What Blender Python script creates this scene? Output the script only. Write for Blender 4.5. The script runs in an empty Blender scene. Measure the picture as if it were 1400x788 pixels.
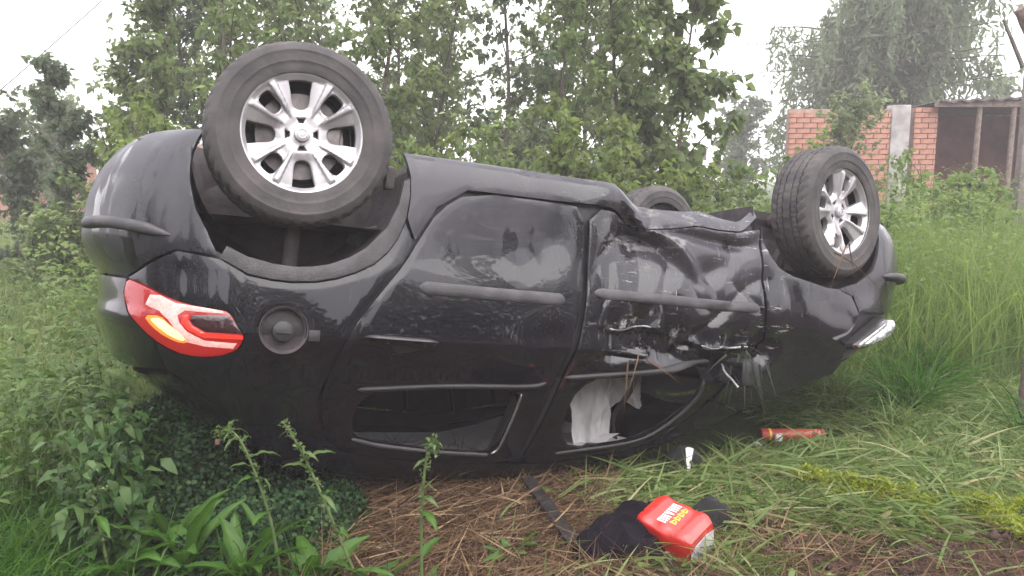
import bpy, bmesh, math, random
import numpy as np
from mathutils import Vector, Matrix
from mathutils.geometry import delaunay_2d_cdt

# ------------------------------------------------------------------ camera, world, sun, exposure
SC = bpy.context.scene
COL = SC.collection
PITCH = math.radians(8.0); CAMZ = 1.32
cd = bpy.data.cameras.new('camera'); cam = bpy.data.objects.new('camera', cd); COL.objects.link(cam)
cam.location = (0, 0, CAMZ); cam.rotation_euler = (math.radians(90) - PITCH, 0, 0)
cd.sensor_width = 36; cd.lens = 28.26; cd.clip_start = .05; cd.clip_end = 2000
SC.camera = cam
SUN_EL, SUN_AZ = math.radians(58), math.radians(150)
world = bpy.data.worlds.new('World'); SC.world = world; world.use_nodes = True
nt = world.node_tree; nt.nodes.clear()
out = nt.nodes.new('ShaderNodeOutputWorld'); bg = nt.nodes.new('ShaderNodeBackground')
sky = nt.nodes.new('ShaderNodeTexSky'); sky.sky_type = 'NISHITA'; sky.sun_disc = False
sky.sun_elevation = SUN_EL; sky.sun_rotation = SUN_AZ; sky.air_density = 1.0; sky.dust_density = 4.0
hs = nt.nodes.new('ShaderNodeHueSaturation'); hs.inputs['Saturation'].default_value = .25
mx = nt.nodes.new('ShaderNodeMix'); mx.data_type = 'RGBA'
tc = nt.nodes.new('ShaderNodeTexCoord'); nz = nt.nodes.new('ShaderNodeTexNoise')
nz.inputs['Scale'].default_value = 1.6; nz.inputs['Detail'].default_value = 4
rp = nt.nodes.new('ShaderNodeMapRange'); rp.inputs[1].default_value = .3; rp.inputs[2].default_value = .7
cm = nt.nodes.new('ShaderNodeMix'); cm.data_type = 'RGBA'
cm.inputs[6].default_value = (9.0, 8.9, 9.6, 1); cm.inputs[7].default_value = (11.4, 11.2, 11.5, 1)
mx.inputs[0].default_value = .85
L_ = nt.links.new
L_(tc.outputs['Generated'], nz.inputs['Vector']); L_(nz.outputs['Fac'], rp.inputs[0]); L_(rp.outputs[0], cm.inputs[0])
L_(sky.outputs[0], hs.inputs['Color']); L_(hs.outputs[0], mx.inputs[6]); L_(cm.outputs[2], mx.inputs[7])
L_(mx.outputs[2], bg.inputs['Color']); bg.inputs['Strength'].default_value = .10; L_(bg.outputs[0], out.inputs[0])
sl = bpy.data.lights.new('sun', 'SUN'); sl.energy = 1.5; sl.angle = math.radians(80); sl.color = (1, .97, .92)
sun = bpy.data.objects.new('sun', sl); COL.objects.link(sun)
sun.rotation_euler = (math.radians(90) - SUN_EL, 0, math.pi - SUN_AZ)
vs = SC.view_settings; vs.view_transform = 'Standard'; vs.look = 'None'; vs.gamma = 1; vs.use_curve_mapping = False
vs.exposure = 1.6
try:
    SC.cycles.max_bounces = 6; SC.cycles.diffuse_bounces = 3; SC.cycles.transparent_max_bounces = 8
    SC.cycles.volume_bounces = 1
except Exception: pass

R = np.random.default_rng(7); random.seed(7)
PI = math.pi

# ------------------------------------------------------------------ helpers
def tag(o, label=None, cat=None, group=None, kind=None):
    if label: o['label'] = label
    if cat: o['category'] = cat
    if group: o['group'] = group
    if kind: o['kind'] = kind
    return o
def empty(name, loc=(0, 0, 0), rz=0):
    o = bpy.data.objects.new(name, None); COL.objects.link(o); o.location = loc; o.rotation_euler = (0, 0, rz)
    o.empty_display_size = .1
    return o
def obj(name, V, F, mat=None, parent=None, smooth=True, sharp=None, rnd=None, loc=None, attrs=None):
    """one mesh object from numpy verts and a list/array of faces"""
    me = bpy.data.meshes.new(name)
    V = np.asarray(V, dtype=np.float32).reshape(-1, 3)
    if isinstance(F, np.ndarray):
        n, k = F.shape
        me.vertices.add(len(V)); me.vertices.foreach_set('co', V.ravel())
        me.loops.add(n * k); me.loops.foreach_set('vertex_index', F.astype(np.int32).ravel())
        me.polygons.add(n); me.polygons.foreach_set('loop_start', np.arange(0, n * k, k, dtype=np.int32))
        me.polygons.foreach_set('loop_total', np.full(n, k, dtype=np.int32))
        me.update(calc_edges=True)
    else:
        me.from_pydata([tuple(map(float, v)) for v in V], [], [tuple(int(i) for i in f) for f in F]); me.update()
    if smooth:
        me.polygons.foreach_set('use_smooth', np.ones(len(me.polygons), dtype=bool))
        if sharp: me.set_sharp_from_angle(angle=math.radians(sharp))
    if rnd is not None:
        a = me.attributes.new('rnd', 'FLOAT', 'POINT'); a.data.foreach_set('value', np.asarray(rnd, dtype=np.float32))
    for k_, v_ in (attrs or {}).items():
        a = me.attributes.new(k_, 'FLOAT', 'POINT'); a.data.foreach_set('value', np.asarray(v_, dtype=np.float32))
    if mat: me.materials.append(mat)
    o = bpy.data.objects.new(name, me); COL.objects.link(o)
    if parent: o.parent = parent
    if loc is not None: o.location = loc
    return o
class MB:
    """collects pieces of one mesh"""
    def __init__(s): s.v = []; s.f = []; s.n = 0
    def add(s, V, F):
        V = np.asarray(V, float).reshape(-1, 3)
        s.v.append(V); s.f += [tuple(int(i) + s.n for i in f) for f in F]; s.n += len(V); return s
    def box(s, c, h, M=None):
        x, y, z = h
        V = np.array([(sx * x, sy * y, sz * z) for sz in (-1, 1) for sy in (-1, 1) for sx in (-1, 1)], float)
        if M is not None: V = V @ np.array(M).T
        return s.add(V + np.array(c), [(0, 2, 3, 1), (4, 5, 7, 6), (0, 1, 5, 4), (2, 6, 7, 3), (0, 4, 6, 2), (1, 3, 7, 5)])
    def tube(s, P, r, k=6, cap=True, flat=1.0):
        P = np.asarray(P, float); n = len(P); r = np.broadcast_to(np.asarray(r, float), (n,))
        T = np.gradient(P, axis=0); T /= np.linalg.norm(T, axis=1)[:, None] + 1e-9
        a = np.array([0, 0, 1.]) if abs(T[0, 2]) < .9 else np.array([1., 0, 0])
        V = []
        nrm = np.cross(T[0], a); nrm /= np.linalg.norm(nrm)
        for i in range(n):
            nrm = nrm - T[i] * nrm.dot(T[i]); nrm /= np.linalg.norm(nrm) + 1e-9
            b = np.cross(T[i], nrm)
            for j in range(k):
                q = 2 * PI * j / k; V.append(P[i] + r[i] * (math.cos(q) * nrm + flat * math.sin(q) * b))
        F = [(i * k + j, i * k + (j + 1) % k, (i + 1) * k + (j + 1) % k, (i + 1) * k + j) for i in range(n - 1) for j in range(k)]
        if cap: F += [tuple(range(k))[::-1], tuple(range((n - 1) * k, n * k))]
        return s.add(V, F)
    def lathe(s, prof, k=48, closed=False, a0=0, M=None, o=(0, 0, 0)):
        """profile (r, z) turned about z"""
        prof = np.asarray(prof, float); m = len(prof)
        A = np.arange(k) * 2 * PI / k + a0
        V = np.stack([np.outer(np.cos(A), prof[:, 0]), np.outer(np.sin(A), prof[:, 0]), np.tile(prof[:, 1], (k, 1))], -1).reshape(-1, 3)
        mm = m if closed else m - 1
        F = [(i * m + j, ((i + 1) % k) * m + j, ((i + 1) % k) * m + (j + 1) % m, i * m + (j + 1) % m) for i in range(k) for j in range(mm)]
        if M is not None: V = V @ np.array(M).T
        return s.add(V + np.array(o), F)
    def grid(s, G):
        G = np.asarray(G, float); a, b = G.shape[:2]
        F = [(i * b + j, (i + 1) * b + j, (i + 1) * b + j + 1, i * b + j + 1) for i in range(a - 1) for j in range(b - 1)]
        return s.add(G.reshape(-1, 3), F)
    def V(s): return np.concatenate(s.v)
    def build(s, name, mat, parent=None, smooth=True, sharp=40, **k):
        return obj(name, s.V(), s.f, mat, parent, smooth, sharp, **k)
def rbox(h, r=.02, seg=2):
    """rounded box verts/faces via bmesh bevel"""
    bm = bmesh.new(); bmesh.ops.create_cube(bm, size=1)
    for v in bm.verts: v.co = Vector((v.co.x * 2 * h[0], v.co.y * 2 * h[1], v.co.z * 2 * h[2]))
    bmesh.ops.bevel(bm, geom=bm.edges[:], offset=r, segments=seg, profile=.5, affect='EDGES')
    bm.verts.index_update()
    V = np.array([v.co[:] for v in bm.verts]); F = [[v.index for v in f.verts] for f in bm.faces]; bm.free()
    return V, F
def catmull(P, n=8):
    P = np.asarray(P, float); Q = np.vstack([2 * P[0] - P[1], P, 2 * P[-1] - P[-2]]); o = []
    for i in range(1, len(Q) - 2):
        for k in range(n):
            t = k / n
            o.append(.5 * ((2 * Q[i]) + (-Q[i-1] + Q[i+1]) * t + (2*Q[i-1] - 5*Q[i] + 4*Q[i+1] - Q[i+2]) * t*t + (-Q[i-1] + 3*Q[i] - 3*Q[i+1] + Q[i+2]) * t**3))
    o.append(P[-1]); return np.array(o)
def snoise(x, y, sc=1.0, seed=0, oct=3):
    """smooth cheap noise in [-1,1] from rotated sines"""
    r = np.random.default_rng(seed); o = 0; amp = 1; tot = 0
    for k in range(oct):
        for _ in range(3):
            a = r.uniform(0, 2 * PI); ph = r.uniform(0, 2 * PI, 2); f = sc * 2 ** k * r.uniform(.7, 1.3)
            o = o + amp * np.sin(f * (x * math.cos(a) + y * math.sin(a)) + ph[0] + 1.3 * np.sin(f * .6 * (y * math.cos(a) - x * math.sin(a)) + ph[1]))
            tot += amp
        amp *= .55
    return o / tot * 1.6

# ------------------------------------------------------------------ materials
MATS = {}
def nmat(name):
    m = bpy.data.materials.new(name); m.use_nodes = True; t = m.node_tree; b = t.nodes['Principled BSDF']
    MATS[name] = m; return m, t, b
def node(t, kind, **k):
    n = t.nodes.new(kind)
    for a, v in k.items(): setattr(n, a, v)
    return n
def ramp(t, stops):
    r = t.nodes.new('ShaderNodeValToRGB'); e = r.color_ramp.elements
    while len(e) < len(stops): e.new(.5)
    for i, (p, c) in enumerate(stops): e[i].position = p; e[i].color = (*c, 1)
    return r
def simple(name, c1, c2=None, rough=.6, scale=8, bump=0, metal=0, coat=0, detail=4, bscale=None, spec=.5, sheen=0, lo=.35, hi=.65):
    m, t, b = nmat(name); c2 = c2 or tuple(x * .7 for x in c1)
    tcn = node(t, 'ShaderNodeTexCoord'); n = node(t, 'ShaderNodeTexNoise')
    n.inputs['Scale'].default_value = scale; n.inputs['Detail'].default_value = detail
    t.links.new(tcn.outputs['Object'], n.inputs['Vector'])
    r = ramp(t, [(lo, c2), (hi, c1)]); t.links.new(n.outputs['Fac'], r.inputs[0]); t.links.new(r.outputs[0], b.inputs['Base Color'])
    b.inputs['Roughness'].default_value = rough; b.inputs['Metallic'].default_value = metal; b.inputs['Coat Weight'].default_value = coat
    b.inputs['Specular IOR Level'].default_value = spec; b.inputs['Sheen Weight'].default_value = sheen
    if bump:
        n2 = node(t, 'ShaderNodeTexNoise'); n2.inputs['Scale'].default_value = bscale or scale * 4; n2.inputs['Detail'].default_value = 5
        t.links.new(tcn.outputs['Object'], n2.inputs['Vector'])
        bp = node(t, 'ShaderNodeBump'); bp.inputs['Strength'].default_value = bump; bp.inputs['Distance'].default_value = .01
        t.links.new(n2.outputs['Fac'], bp.inputs['Height']); t.links.new(bp.outputs[0], b.inputs['Normal'])
    return m
def leafmat(name, stops, trans=.35, rough=.55, spec=.35, vscale=1.5):
    """leaf / blade material: colour from the per-leaf 'rnd' attribute, partly translucent"""
    m, t, b = nmat(name)
    a = node(t, 'ShaderNodeAttribute'); a.attribute_name = 'rnd'
    r = ramp(t, stops); t.links.new(a.outputs['Fac'], r.inputs[0])
    t.links.new(r.outputs[0], b.inputs['Base Color']); b.inputs['Roughness'].default_value = rough
    b.inputs['Specular IOR Level'].default_value = spec
    tr = node(t, 'ShaderNodeBsdfTranslucent'); hsn = node(t, 'ShaderNodeHueSaturation'); hsn.inputs['Value'].default_value = 1.5; hsn.inputs['Saturation'].default_value = 1.08
    t.links.new(r.outputs[0], hsn.inputs['Color']); t.links.new(hsn.outputs[0], tr.inputs['Color'])
    mxs = node(t, 'ShaderNodeMixShader'); mxs.inputs[0].default_value = trans
    t.links.new(b.outputs[0], mxs.inputs[1]); t.links.new(tr.outputs[0], mxs.inputs[2])
    t.links.new(mxs.outputs[0], t.nodes['Material Output'].inputs['Surface'])
    return m

# ------------------------------------------------------------------ the overturned car: body surface in its own frame
# u forward from the rear axle, v to the car's left (towards the viewer), w up from the tyres (which point at the sky here)
def pch(x, y):
    x = np.array(x, float); y = np.array(y, float); h = np.diff(x); d = np.diff(y) / h
    m = np.zeros(len(x)); m[0] = d[0]; m[-1] = d[-1]
    for i in range(1, len(x) - 1):
        if d[i-1] * d[i] > 0:
            w1 = 2 * h[i] + h[i-1]; w2 = h[i] + 2 * h[i-1]; m[i] = (w1 + w2) / (w1 / d[i-1] + w2 / d[i])
    def f(q):
        q = np.clip(np.asarray(q, float), x[0], x[-1]); i = np.clip(np.searchsorted(x, q) - 1, 0, len(x) - 2)
        t = (q - x[i]) / h[i]
        return y[i]*(2*t**3-3*t**2+1) + h[i]*m[i]*(t**3-2*t**2+t) + y[i+1]*(-2*t**3+3*t**2) + h[i]*m[i+1]*(t**3-t**2)
    return f
Vlow = pch([.15,.22,.30,.34,.42,.55,.70,.82,.95,1.035], [.60,.66,.75,.80,.836,.848,.855,.864,.870,.872])
Vhigh = pch([1.035,1.06,1.16,1.21,1.45,1.53,1.62], [.872,.862,.820,.800,.672,.620,.53])
def V0(w): return np.where(np.asarray(w) < 1.035, Vlow(w), Vhigh(w))
UR = pch([.15,.22,.30,.38,.49,.60,.70,.78,.84,.955,.98,1.07,1.16,1.20,1.32,1.40,1.55,1.65],
         [-.38,-.45,-.53,-.62,-.685,-.71,-.715,-.68,-.645,-.640,-.648,-.615,-.575,-.52,-.36,-.24,-.03,.1])
UF = pch([.15,.22,.29,.44,.61,.71,.79,.90,1.0,1.1,1.25,1.4,1.65], [3.05,3.15,3.27,3.33,3.34,3.30,3.25,3.2,3.1,2.9,2.62,2.60,2.60])
U0R, U0F, NEXP = -.10, 2.58, 2.5
def _tab(a, b, n):
    th = np.linspace(0, PI / 2, 2000); uu = a * np.sin(th) ** (2 / n); vv = b * np.cos(th) ** (2 / n)
    s = np.r_[0, np.cumsum(np.hypot(np.diff(uu), np.diff(vv)))]; return s / s[-1], th
SRt, TRt = _tab(.58, .86, NEXP); SFt, TFt = _tab(.65, .86, NEXP)
def S0(t, w):
    t, w = np.broadcast_arrays(np.asarray(t, float), np.asarray(w, float))
    thr = np.interp(np.clip(U0R - t, 0, 1), SRt, TRt); thf = np.interp(np.clip(t - U0F, 0, 1), SFt, TFt)
    r = t < U0R; f = t > U0F; e = 2 / NEXP
    ar = np.maximum(U0R - UR(w), .02); af = np.maximum(UF(w) - U0F, .02)
    u = np.clip(t, U0R, U0F).astype(float)
    u = np.where(r, U0R - ar * np.sin(thr) ** e, u); u = np.where(f, U0F + af * np.sin(thf) ** e, u)
    bar = 1 - .018 * ((np.clip(t, U0R, U0F) - 1.15) / 1.4) ** 2
    v = V0(w) * bar * np.where(r, np.cos(thr) ** e, 1) * np.where(f, np.cos(thf) ** e, 1)
    return np.stack([u, v, w * 1.0], -1)
def gss(u, w, u0, w0, a, b, ang=0.0):
    c, s = math.cos(ang), math.sin(ang); x = (u - u0) * c + (w - w0) * s; y = -(u - u0) * s + (w - w0) * c
    return np.exp(-(x / a) ** 2 - (y / b) ** 2)
def sst(x, a, b):
    q = np.clip((x - a) / (b - a), 0, 1); return q * q * (3 - 2 * q)
def dent(t, w):
    """how far the viewer's side is pushed in"""
    d = .018 * gss(t, w, .80, .62, .30, .14) + .012 * gss(t, w, .97, .60, .10, .20, .3)
    d += .014 * gss(t, w, 1.02, 1.02, .10, .12) - .010 * gss(t, w, .95, 1.10, .06, .05)
    m = sst(t, 1.14, 1.28) * (1 - sst(t, 2.02, 2.16)) * sst(w, .30, .42) * (1 - sst(w, 1.02, 1.14))
    ed = t - (1.44 + .93 * (w - .42))                                      # the ridge across the door
    d += .095 * sst(-ed, -.015, .075) * sst(t - .25 * (w - .5) ** 1, 1.15, 1.46) * sst(w, .34, .50) * (1 - sst(w + .25 * (t - 1.3), .56, .86))
    d -= .022 * gss(ed, w, .012, .56, .035, .13)
    d += .055 * gss(t, w, 1.88, .50, .16, .07, .1) + .040 * gss(t, w, 1.80, .66, .10, .05, -.5) + .03 * gss(t, w, 1.66, .47, .12, .04, .3)
    fe = w - np.interp(t, [1.15, 1.30, 1.45, 1.62, 1.80, 1.95, 2.05, 2.12, 2.2], [.93, .95, .925, .965, 1.005, 1.000, .985, .955, .93])
    d += .055 * sst(fe, -.004, .016) * (1 - sst(fe, .09, .16)) * sst(t, 1.20, 1.32) * (1 - sst(t, 2.10, 2.24))   # torn fold above the strip
    d += .035 * np.abs(np.sin(t * 19 + 3 * w)) ** .8 * sst(fe, -.12, -.02) * (1 - sst(fe, -.004, .016)) * sst(t, 1.22, 1.34) * (1 - sst(t, 2.02, 2.14))
    d += .012 * gss(t, w, 1.95, .95, .18, .10, .2)
    rid = 1 - np.abs(snoise(t + .5 * w, w * 1.3, 4.6, 11, 2)); rid2 = 1 - np.abs(snoise(t * 1.2, w, 9.0, 5, 2))
    d += m * (.024 * rid ** 3 + .010 * rid2 ** 5 - .010)
    cr = gss(t, w, 1.36, .95, .26, .09) + gss(t, w, 1.95, .95, .16, .08) + .6 * gss(t, w, 2.3, 1.02, .25, .09)
    d += .4 * cr * (.022 * np.abs(snoise(t, w * 1.4, 11.0, 3, 2)) - .006)                                               # crumpled metal above the strip
    d += .05 * gss(t, w, 2.35, 1.05, .35, .14) + .012 * sst(t, 2.05, 2.3) * (1 - np.abs(snoise(t, w, 9, 8, 2))) ** 2
    d += .0022 * snoise(t, w, 2.6, 2, 1) * sst(t, .3, .6)
    return d
CAR_O = np.array([1.0, 0, 1.6])
def sag(u, w):
    """the viewer's sill is crushed towards the roof between the doors and the front wheel"""
    k = (1 - sst(w, .36, .60))
    return k * (.095 * sst(u, 1.29, 1.45) * (1 - sst(u, 1.95, 2.12)) + .012 * snoise(u, w, 14, 77, 2) * sst(u, 1.2, 1.4) * (1 - sst(u, 1.95, 2.1)) - .018 * np.exp(-((u - 1.72) / .10) ** 2))
def surf(t, w, side=1, off=0.0, dents=True):
    P = S0(t, w); e = 1e-3
    du = S0(np.asarray(t) + e, w) - S0(np.asarray(t) - e, w); dw = S0(t, np.asarray(w) + e) - S0(t, np.asarray(w) - e)
    n = np.cross(dw, du); n /= np.linalg.norm(n, axis=-1)[..., None] + 1e-12
    o = np.asarray(off, float) - (dent(np.asarray(t, float), np.asarray(w, float)) if (dents and side > 0) else 0)
    P = P + n * (o[..., None] if np.ndim(o) else o)
    if dents and side > 0: P = P + np.stack([0 * P[..., 0], 0 * P[..., 0], sag(P[..., 0], P[..., 2])], -1)
    if side < 0: P = P * [1, -1, 1]; n = n * [1, -1, 1]
    return P - CAR_O, n
def resample(P, d):
    P = np.asarray(P, float); Q = []
    for a, b in zip(P, np.roll(P, -1, 0)):
        k = max(1, int(round(np.hypot(*(b - a)) / d)))
        Q += [a + (b - a) * i / k for i in range(k)]
    return np.array(Q)
def rounded(P, it=2):
    P = np.asarray(P, float)
    for _ in range(it): P = np.stack([.75 * P + .25 * np.roll(P, -1, 0), .25 * P + .75 * np.roll(P, -1, 0)], 1).reshape(-1, 2)
    return P
def area(P): return .5 * np.sum(P[:, 0] * np.roll(P[:, 1], -1) - P[:, 1] * np.roll(P[:, 0], -1))
def inset_poly(P, d):
    if area(P) < 0: P = P[::-1]
    T = np.roll(P, -1, 0) - np.roll(P, 1, 0); T /= np.linalg.norm(T, axis=1)[:, None] + 1e-9
    return P + d * np.stack([-T[:, 1], T[:, 0]], 1)
def inpoly(p, P):
    x, y = p[:, 0], p[:, 1]; c = np.zeros(len(p), bool)
    for (x1, y1), (x2, y2) in zip(P, np.roll(P, -1, 0)):
        k = ((y1 > y) != (y2 > y)); c ^= k & (x < (x2 - x1) * (y - y1) / (y2 - y1 + 1e-15) + x1)
    return c
def dist_poly(p, P):
    d = np.full(len(p), 9.)
    for a, b in zip(P, np.roll(P, -1, 0)):
        ab = b - a; q = np.clip(((p - a) @ ab) / (ab @ ab + 1e-15), 0, 1)
        d = np.minimum(d, np.linalg.norm(p - a - q[:, None] * ab, axis=1))
    return d
def fill(loops, grid):
    """triangulate the first loop minus the others, with a jittered grid inside"""
    pts = []; ed = []
    for Lp in loops:
        n0 = len(pts); pts += [tuple(q) for q in Lp]; ed += [(n0 + i, n0 + (i + 1) % len(Lp)) for i in range(len(Lp))]
    lo, hi = loops[0].min(0), loops[0].max(0)
    gx, gy = np.meshgrid(np.arange(lo[0] + grid * .5, hi[0], grid), np.arange(lo[1] + grid * .5, hi[1], grid), indexing='ij')
    gx = gx + (np.arange(gx.shape[1]) % 2) * grid * .5
    g = np.stack([gx.ravel(), gy.ravel()], 1); k = inpoly(g, loops[0])
    for Lp in loops[1:]: k &= ~inpoly(g, Lp)
    g = g[k]
    for Lp in loops: 
        if len(g): g = g[dist_poly(g, Lp) > grid * .45]
    pts += [tuple(q) for q in g]
    vo, eo, fo, *_ = delaunay_2d_cdt([Vector(q) for q in pts], ed, [], 0, 1e-6)
    vo = np.array([v[:] for v in vo]); F = np.array([f[:] for f in fo if len(f) == 3])
    c = vo[F].mean(1); k = inpoly(c, loops[0])
    for Lp in loops[1:]: k &= ~inpoly(c, Lp)
    F = F[k]
    a = vo[F]; ar = (a[:,1,0]-a[:,0,0])*(a[:,2,1]-a[:,0,1]) - (a[:,2,0]-a[:,0,0])*(a[:,1,1]-a[:,0,1])
    F[ar < 0] = F[ar < 0][:, ::-1]
    return vo, F
def skin(vo, F, posf, th, drop=.0025):
    """2-D fill -> shell: posf(points, inward offset) gives 3-D; edges turned in by th"""
    from collections import Counter
    E = Counter(); D = {}
    for f in F:
        for a, b in ((f[0], f[1]), (f[1], f[2]), (f[2], f[0])):
            E[(min(a, b), max(a, b))] += 1; D[(min(a, b), max(a, b))] = (a, b)
    be = [D[e] for e, c in E.items() if c == 1]
    bv = sorted({i for e in be for i in e}); ix = {v: i for i, v in enumerate(bv)}
    off = np.zeros(len(vo)); off[bv] = drop
    V = posf(vo, off); V2 = posf(vo[bv], np.full(len(bv), th)); n = len(V)
    FF = [tuple(f) for f in F] + [(b, a, n + ix[a], n + ix[b]) for a, b in be]
    return np.vstack([V, V2]), FF
def panel(name, outline, mat, parent, side=1, holes=(), off=0.0, th=.016, grid=.024, inset=.0014, rnd_=0, rnd_h=2, dents=True, drop=.0018, shape=None, sharp=32):
    P = rounded(outline, rnd_) if rnd_ else np.array(outline, float)
    P = inset_poly(resample(P, grid * .8), inset)
    H = [resample(rounded(h, rnd_h) if rnd_h else np.array(h, float), grid * .8) for h in holes]
    vo, F = fill([P] + H, grid)
    ex = shape(vo, P) if shape else 0
    def posf(q, o):
        e2 = ex if (shape and len(q) == len(vo)) else 0
        return surf(q[:, 0], q[:, 1], side, off + e2 - o, dents)[0]
    V, FF = skin(vo, F, posf, th, drop)
    if side > 0: FF = [f[::-1] for f in FF]
    # make sure the faces look outwards
    f0 = np.array([f for f in FF if len(f) == 3]); a = V[f0]; nn = np.cross(a[:,1]-a[:,0], a[:,2]-a[:,0]).sum(0)
    if nn[1] * side < 0: FF = [f[::-1] for f in FF]
    return obj(name, V, FF, mat, parent, True, sharp)
def strip(name, path, halfw, high, mat, parent, side=1, taper=.03, k=9, dents=True, n=40):
    """a rounded moulding laid along a (t, w) path on the body"""
    P = catmull(path, 8); s = np.r_[0, np.cumsum(np.hypot(*np.diff(P, axis=0).T))]; q = np.linspace(0, s[-1], n)
    P = np.stack([np.interp(q, s, P[:, 0]), np.interp(q, s, P[:, 1])], 1)
    T = np.gradient(P, axis=0); T /= np.linalg.norm(T, axis=1)[:, None]; Nn = np.stack([-T[:, 1], T[:, 0]], 1)
    e = np.minimum(q, s[-1] - q); tp = np.sqrt(np.clip(e / taper, 0.02, 1))
    a = np.linspace(0, PI, k)
    G = np.zeros((n, k, 3))
    for j in range(k):
        Q = P + Nn * (math.cos(a[j]) * halfw * tp)[:, None] if np.ndim(tp) else P
        G[:, j] = surf(Q[:, 0], Q[:, 1], side, -.004 + (high + .004) * math.sin(a[j]) ** .45 * tp, dents)[0]
    m = MB(); m.grid(G)
    return m.build(name, mat, parent)

# ---- car materials
def car_paint():
    m, t, b = nmat('car_paint')
    tcn = node(t, 'ShaderNodeTexCoord'); sp = node(t, 'ShaderNodeSeparateXYZ'); t.links.new(tcn.outputs['Object'], sp.inputs[0])
    def mr(src, a, b_, c=0, d=1):
        r = node(t, 'ShaderNodeMapRange', interpolation_type='SMOOTHSTEP'); t.links.new(src, r.inputs[0])
        for i, v in enumerate((a, b_, c, d)): r.inputs[i + 1].default_value = v
        return r.outputs[0]
    def ns(scale, detail=5, map_=(1, 1, 1), rot=(0, 0, 0), rough=.55):
        mp = node(t, 'ShaderNodeMapping'); mp.inputs['Scale'].default_value = map_; mp.inputs['Rotation'].default_value = rot
        t.links.new(tcn.outputs['Object'], mp.inputs[0]); n = node(t, 'ShaderNodeTexNoise'); n.inputs['Scale'].default_value = scale
        n.inputs['Detail'].default_value = detail; n.inputs['Roughness'].default_value = rough; t.links.new(mp.outputs[0], n.inputs['Vector']); return n.outputs['Fac']
    def mul(a, c, op='MULTIPLY'):
        q = node(t, 'ShaderNodeMath', operation=op)
        for i, z in enumerate((a, c)):
            if isinstance(z, (int, float)): q.inputs[i].default_value = z
            else: t.links.new(z, q.inputs[i])
        return q.outputs[0]
    low = mr(sp.outputs['Z'], -.62, -1.15)                    # road dirt on the sides' lower half (w .98 -> .45)
    film = mul(low, mr(ns(2.6, 6, (1, 1, .5)), .26, .60))
    wiped = mr(ns(5.5, 3, (1.2, 1.2, .45)), .56, .60)
    film = mul(film, mul(1.0, mul(wiped, .75), 'SUBTRACT'))
    film = mul(film, mul(.72, mul(mr(sp.outputs['X'], -1.15, -1.45), .5), 'ADD'))
    speck = mul(mr(ns(55, 3), .60, .72), .35)
    dust = mul(film, mul(speck, low), 'MAXIMUM')
    # scratches on the crushed front door, a few elsewhere
    mu = mul(mr(sp.outputs['X'], .12, .30), mr(sp.outputs['X'], 1.45, 1.1)); mw = mul(mr(sp.outputs['Z'], -.48, -.62), mr(sp.outputs['Z'], -1.30, -1.15))
    sc1 = mr(ns(9, 6, (1.0, 1.0, 5.5), (0, .5, 0), .7), .60, .66); sc2 = mr(ns(11, 6, (5.0, 1.0, .8), (0, -.4, 0), .7), .63, .68)
    scr = mul(mul(mul(sc1, sc2, 'MAXIMUM'), mul(mu, mw)), mr(ns(3.2, 2), .42, .60))
    sc3 = mul(mul(mr(ns(7, 7, (1.2, 1, 6), (0, .9, 0), .75), .685, .71), mr(ns(2.2, 2), .5, .62)), mr(sp.outputs['Z'], -.55, -.75))
    sc4 = mul(mul(mr(ns(6.5, 7, (1.0, 1, 2.6), (0, .25, 0), .72), .50, .66), mu), mul(mr(sp.outputs['Z'], -.86, -1.0), mr(ns(2.4, 3), .40, .58)))
    sc5 = mul(mul(mr(ns(8, 7, (1.6, 1, 1.3), (0, .6, 0), .75), .56, .66), mr(sp.outputs['X'], .12, .25)), mul(mr(sp.outputs['X'], .75, .5), mul(mr(sp.outputs['Z'], -.50, -.58), mr(sp.outputs['Z'], -.80, -.72))))
    scr = mul(mul(scr, mul(mul(sc4, .62), mul(sc5, .8), 'MAXIMUM'), 'MAXIMUM'), mul(sc3, .9), 'MAXIMUM')
    sc6 = mul(mul(mr(ns(5, 8, (.9, 1, 14), (0, .55, 0), .8), .64, .67), mr(ns(1.7, 2), .45, .55)), mr(sp.outputs['X'], -.75, -.55))
    sc7 = mul(mr(ns(4, 8, (16, 1, .8), (0, .35, 0), .8), .66, .69), mr(ns(2.1, 2), .48, .58))
    scr = mul(scr, mul(mul(sc6, sc7, 'MAXIMUM'), .6), 'MAXIMUM')
    scr = mul(scr, .85)
    c0 = node(t, 'ShaderNodeMix', data_type='RGBA'); c0.inputs[6].default_value = (.0042, .0034, .0062, 1); c0.inputs[7].default_value = (.078, .074, .086, 1)
    t.links.new(dust, c0.inputs[0])
    c1 = node(t, 'ShaderNodeMix', data_type='RGBA'); c1.inputs[7].default_value = (.33, .32, .32, 1); t.links.new(c0.outputs[2], c1.inputs[6]); t.links.new(scr, c1.inputs[0])
    t.links.new(c1.outputs[2], b.inputs['Base Color'])
    rg = node(t, 'ShaderNodeMapRange'); t.links.new(mul(dust, scr, 'MAXIMUM'), rg.inputs[0]); rg.inputs[3].default_value = .16; rg.inputs[4].default_value = .62
    t.links.new(rg.outputs[0], b.inputs['Roughness'])
    ct = node(t, 'ShaderNodeMapRange'); t.links.new(mul(dust, scr, 'MAXIMUM'), ct.inputs[0]); ct.inputs[3].default_value = .85; ct.inputs[4].default_value = .05
    t.links.new(ct.outputs[0], b.inputs['Coat Weight']); b.inputs['Coat Roughness'].default_value = .025; b.inputs['Specular IOR Level'].default_value = .15
    bp = node(t, 'ShaderNodeBump'); bp.inputs['Strength'].default_value = .025; bp.inputs['Distance'].default_value = .004
    t.links.new(ns(14, 2), bp.inputs['Height']); t.links.new(bp.outputs[0], b.inputs['Coat Normal'])
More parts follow.
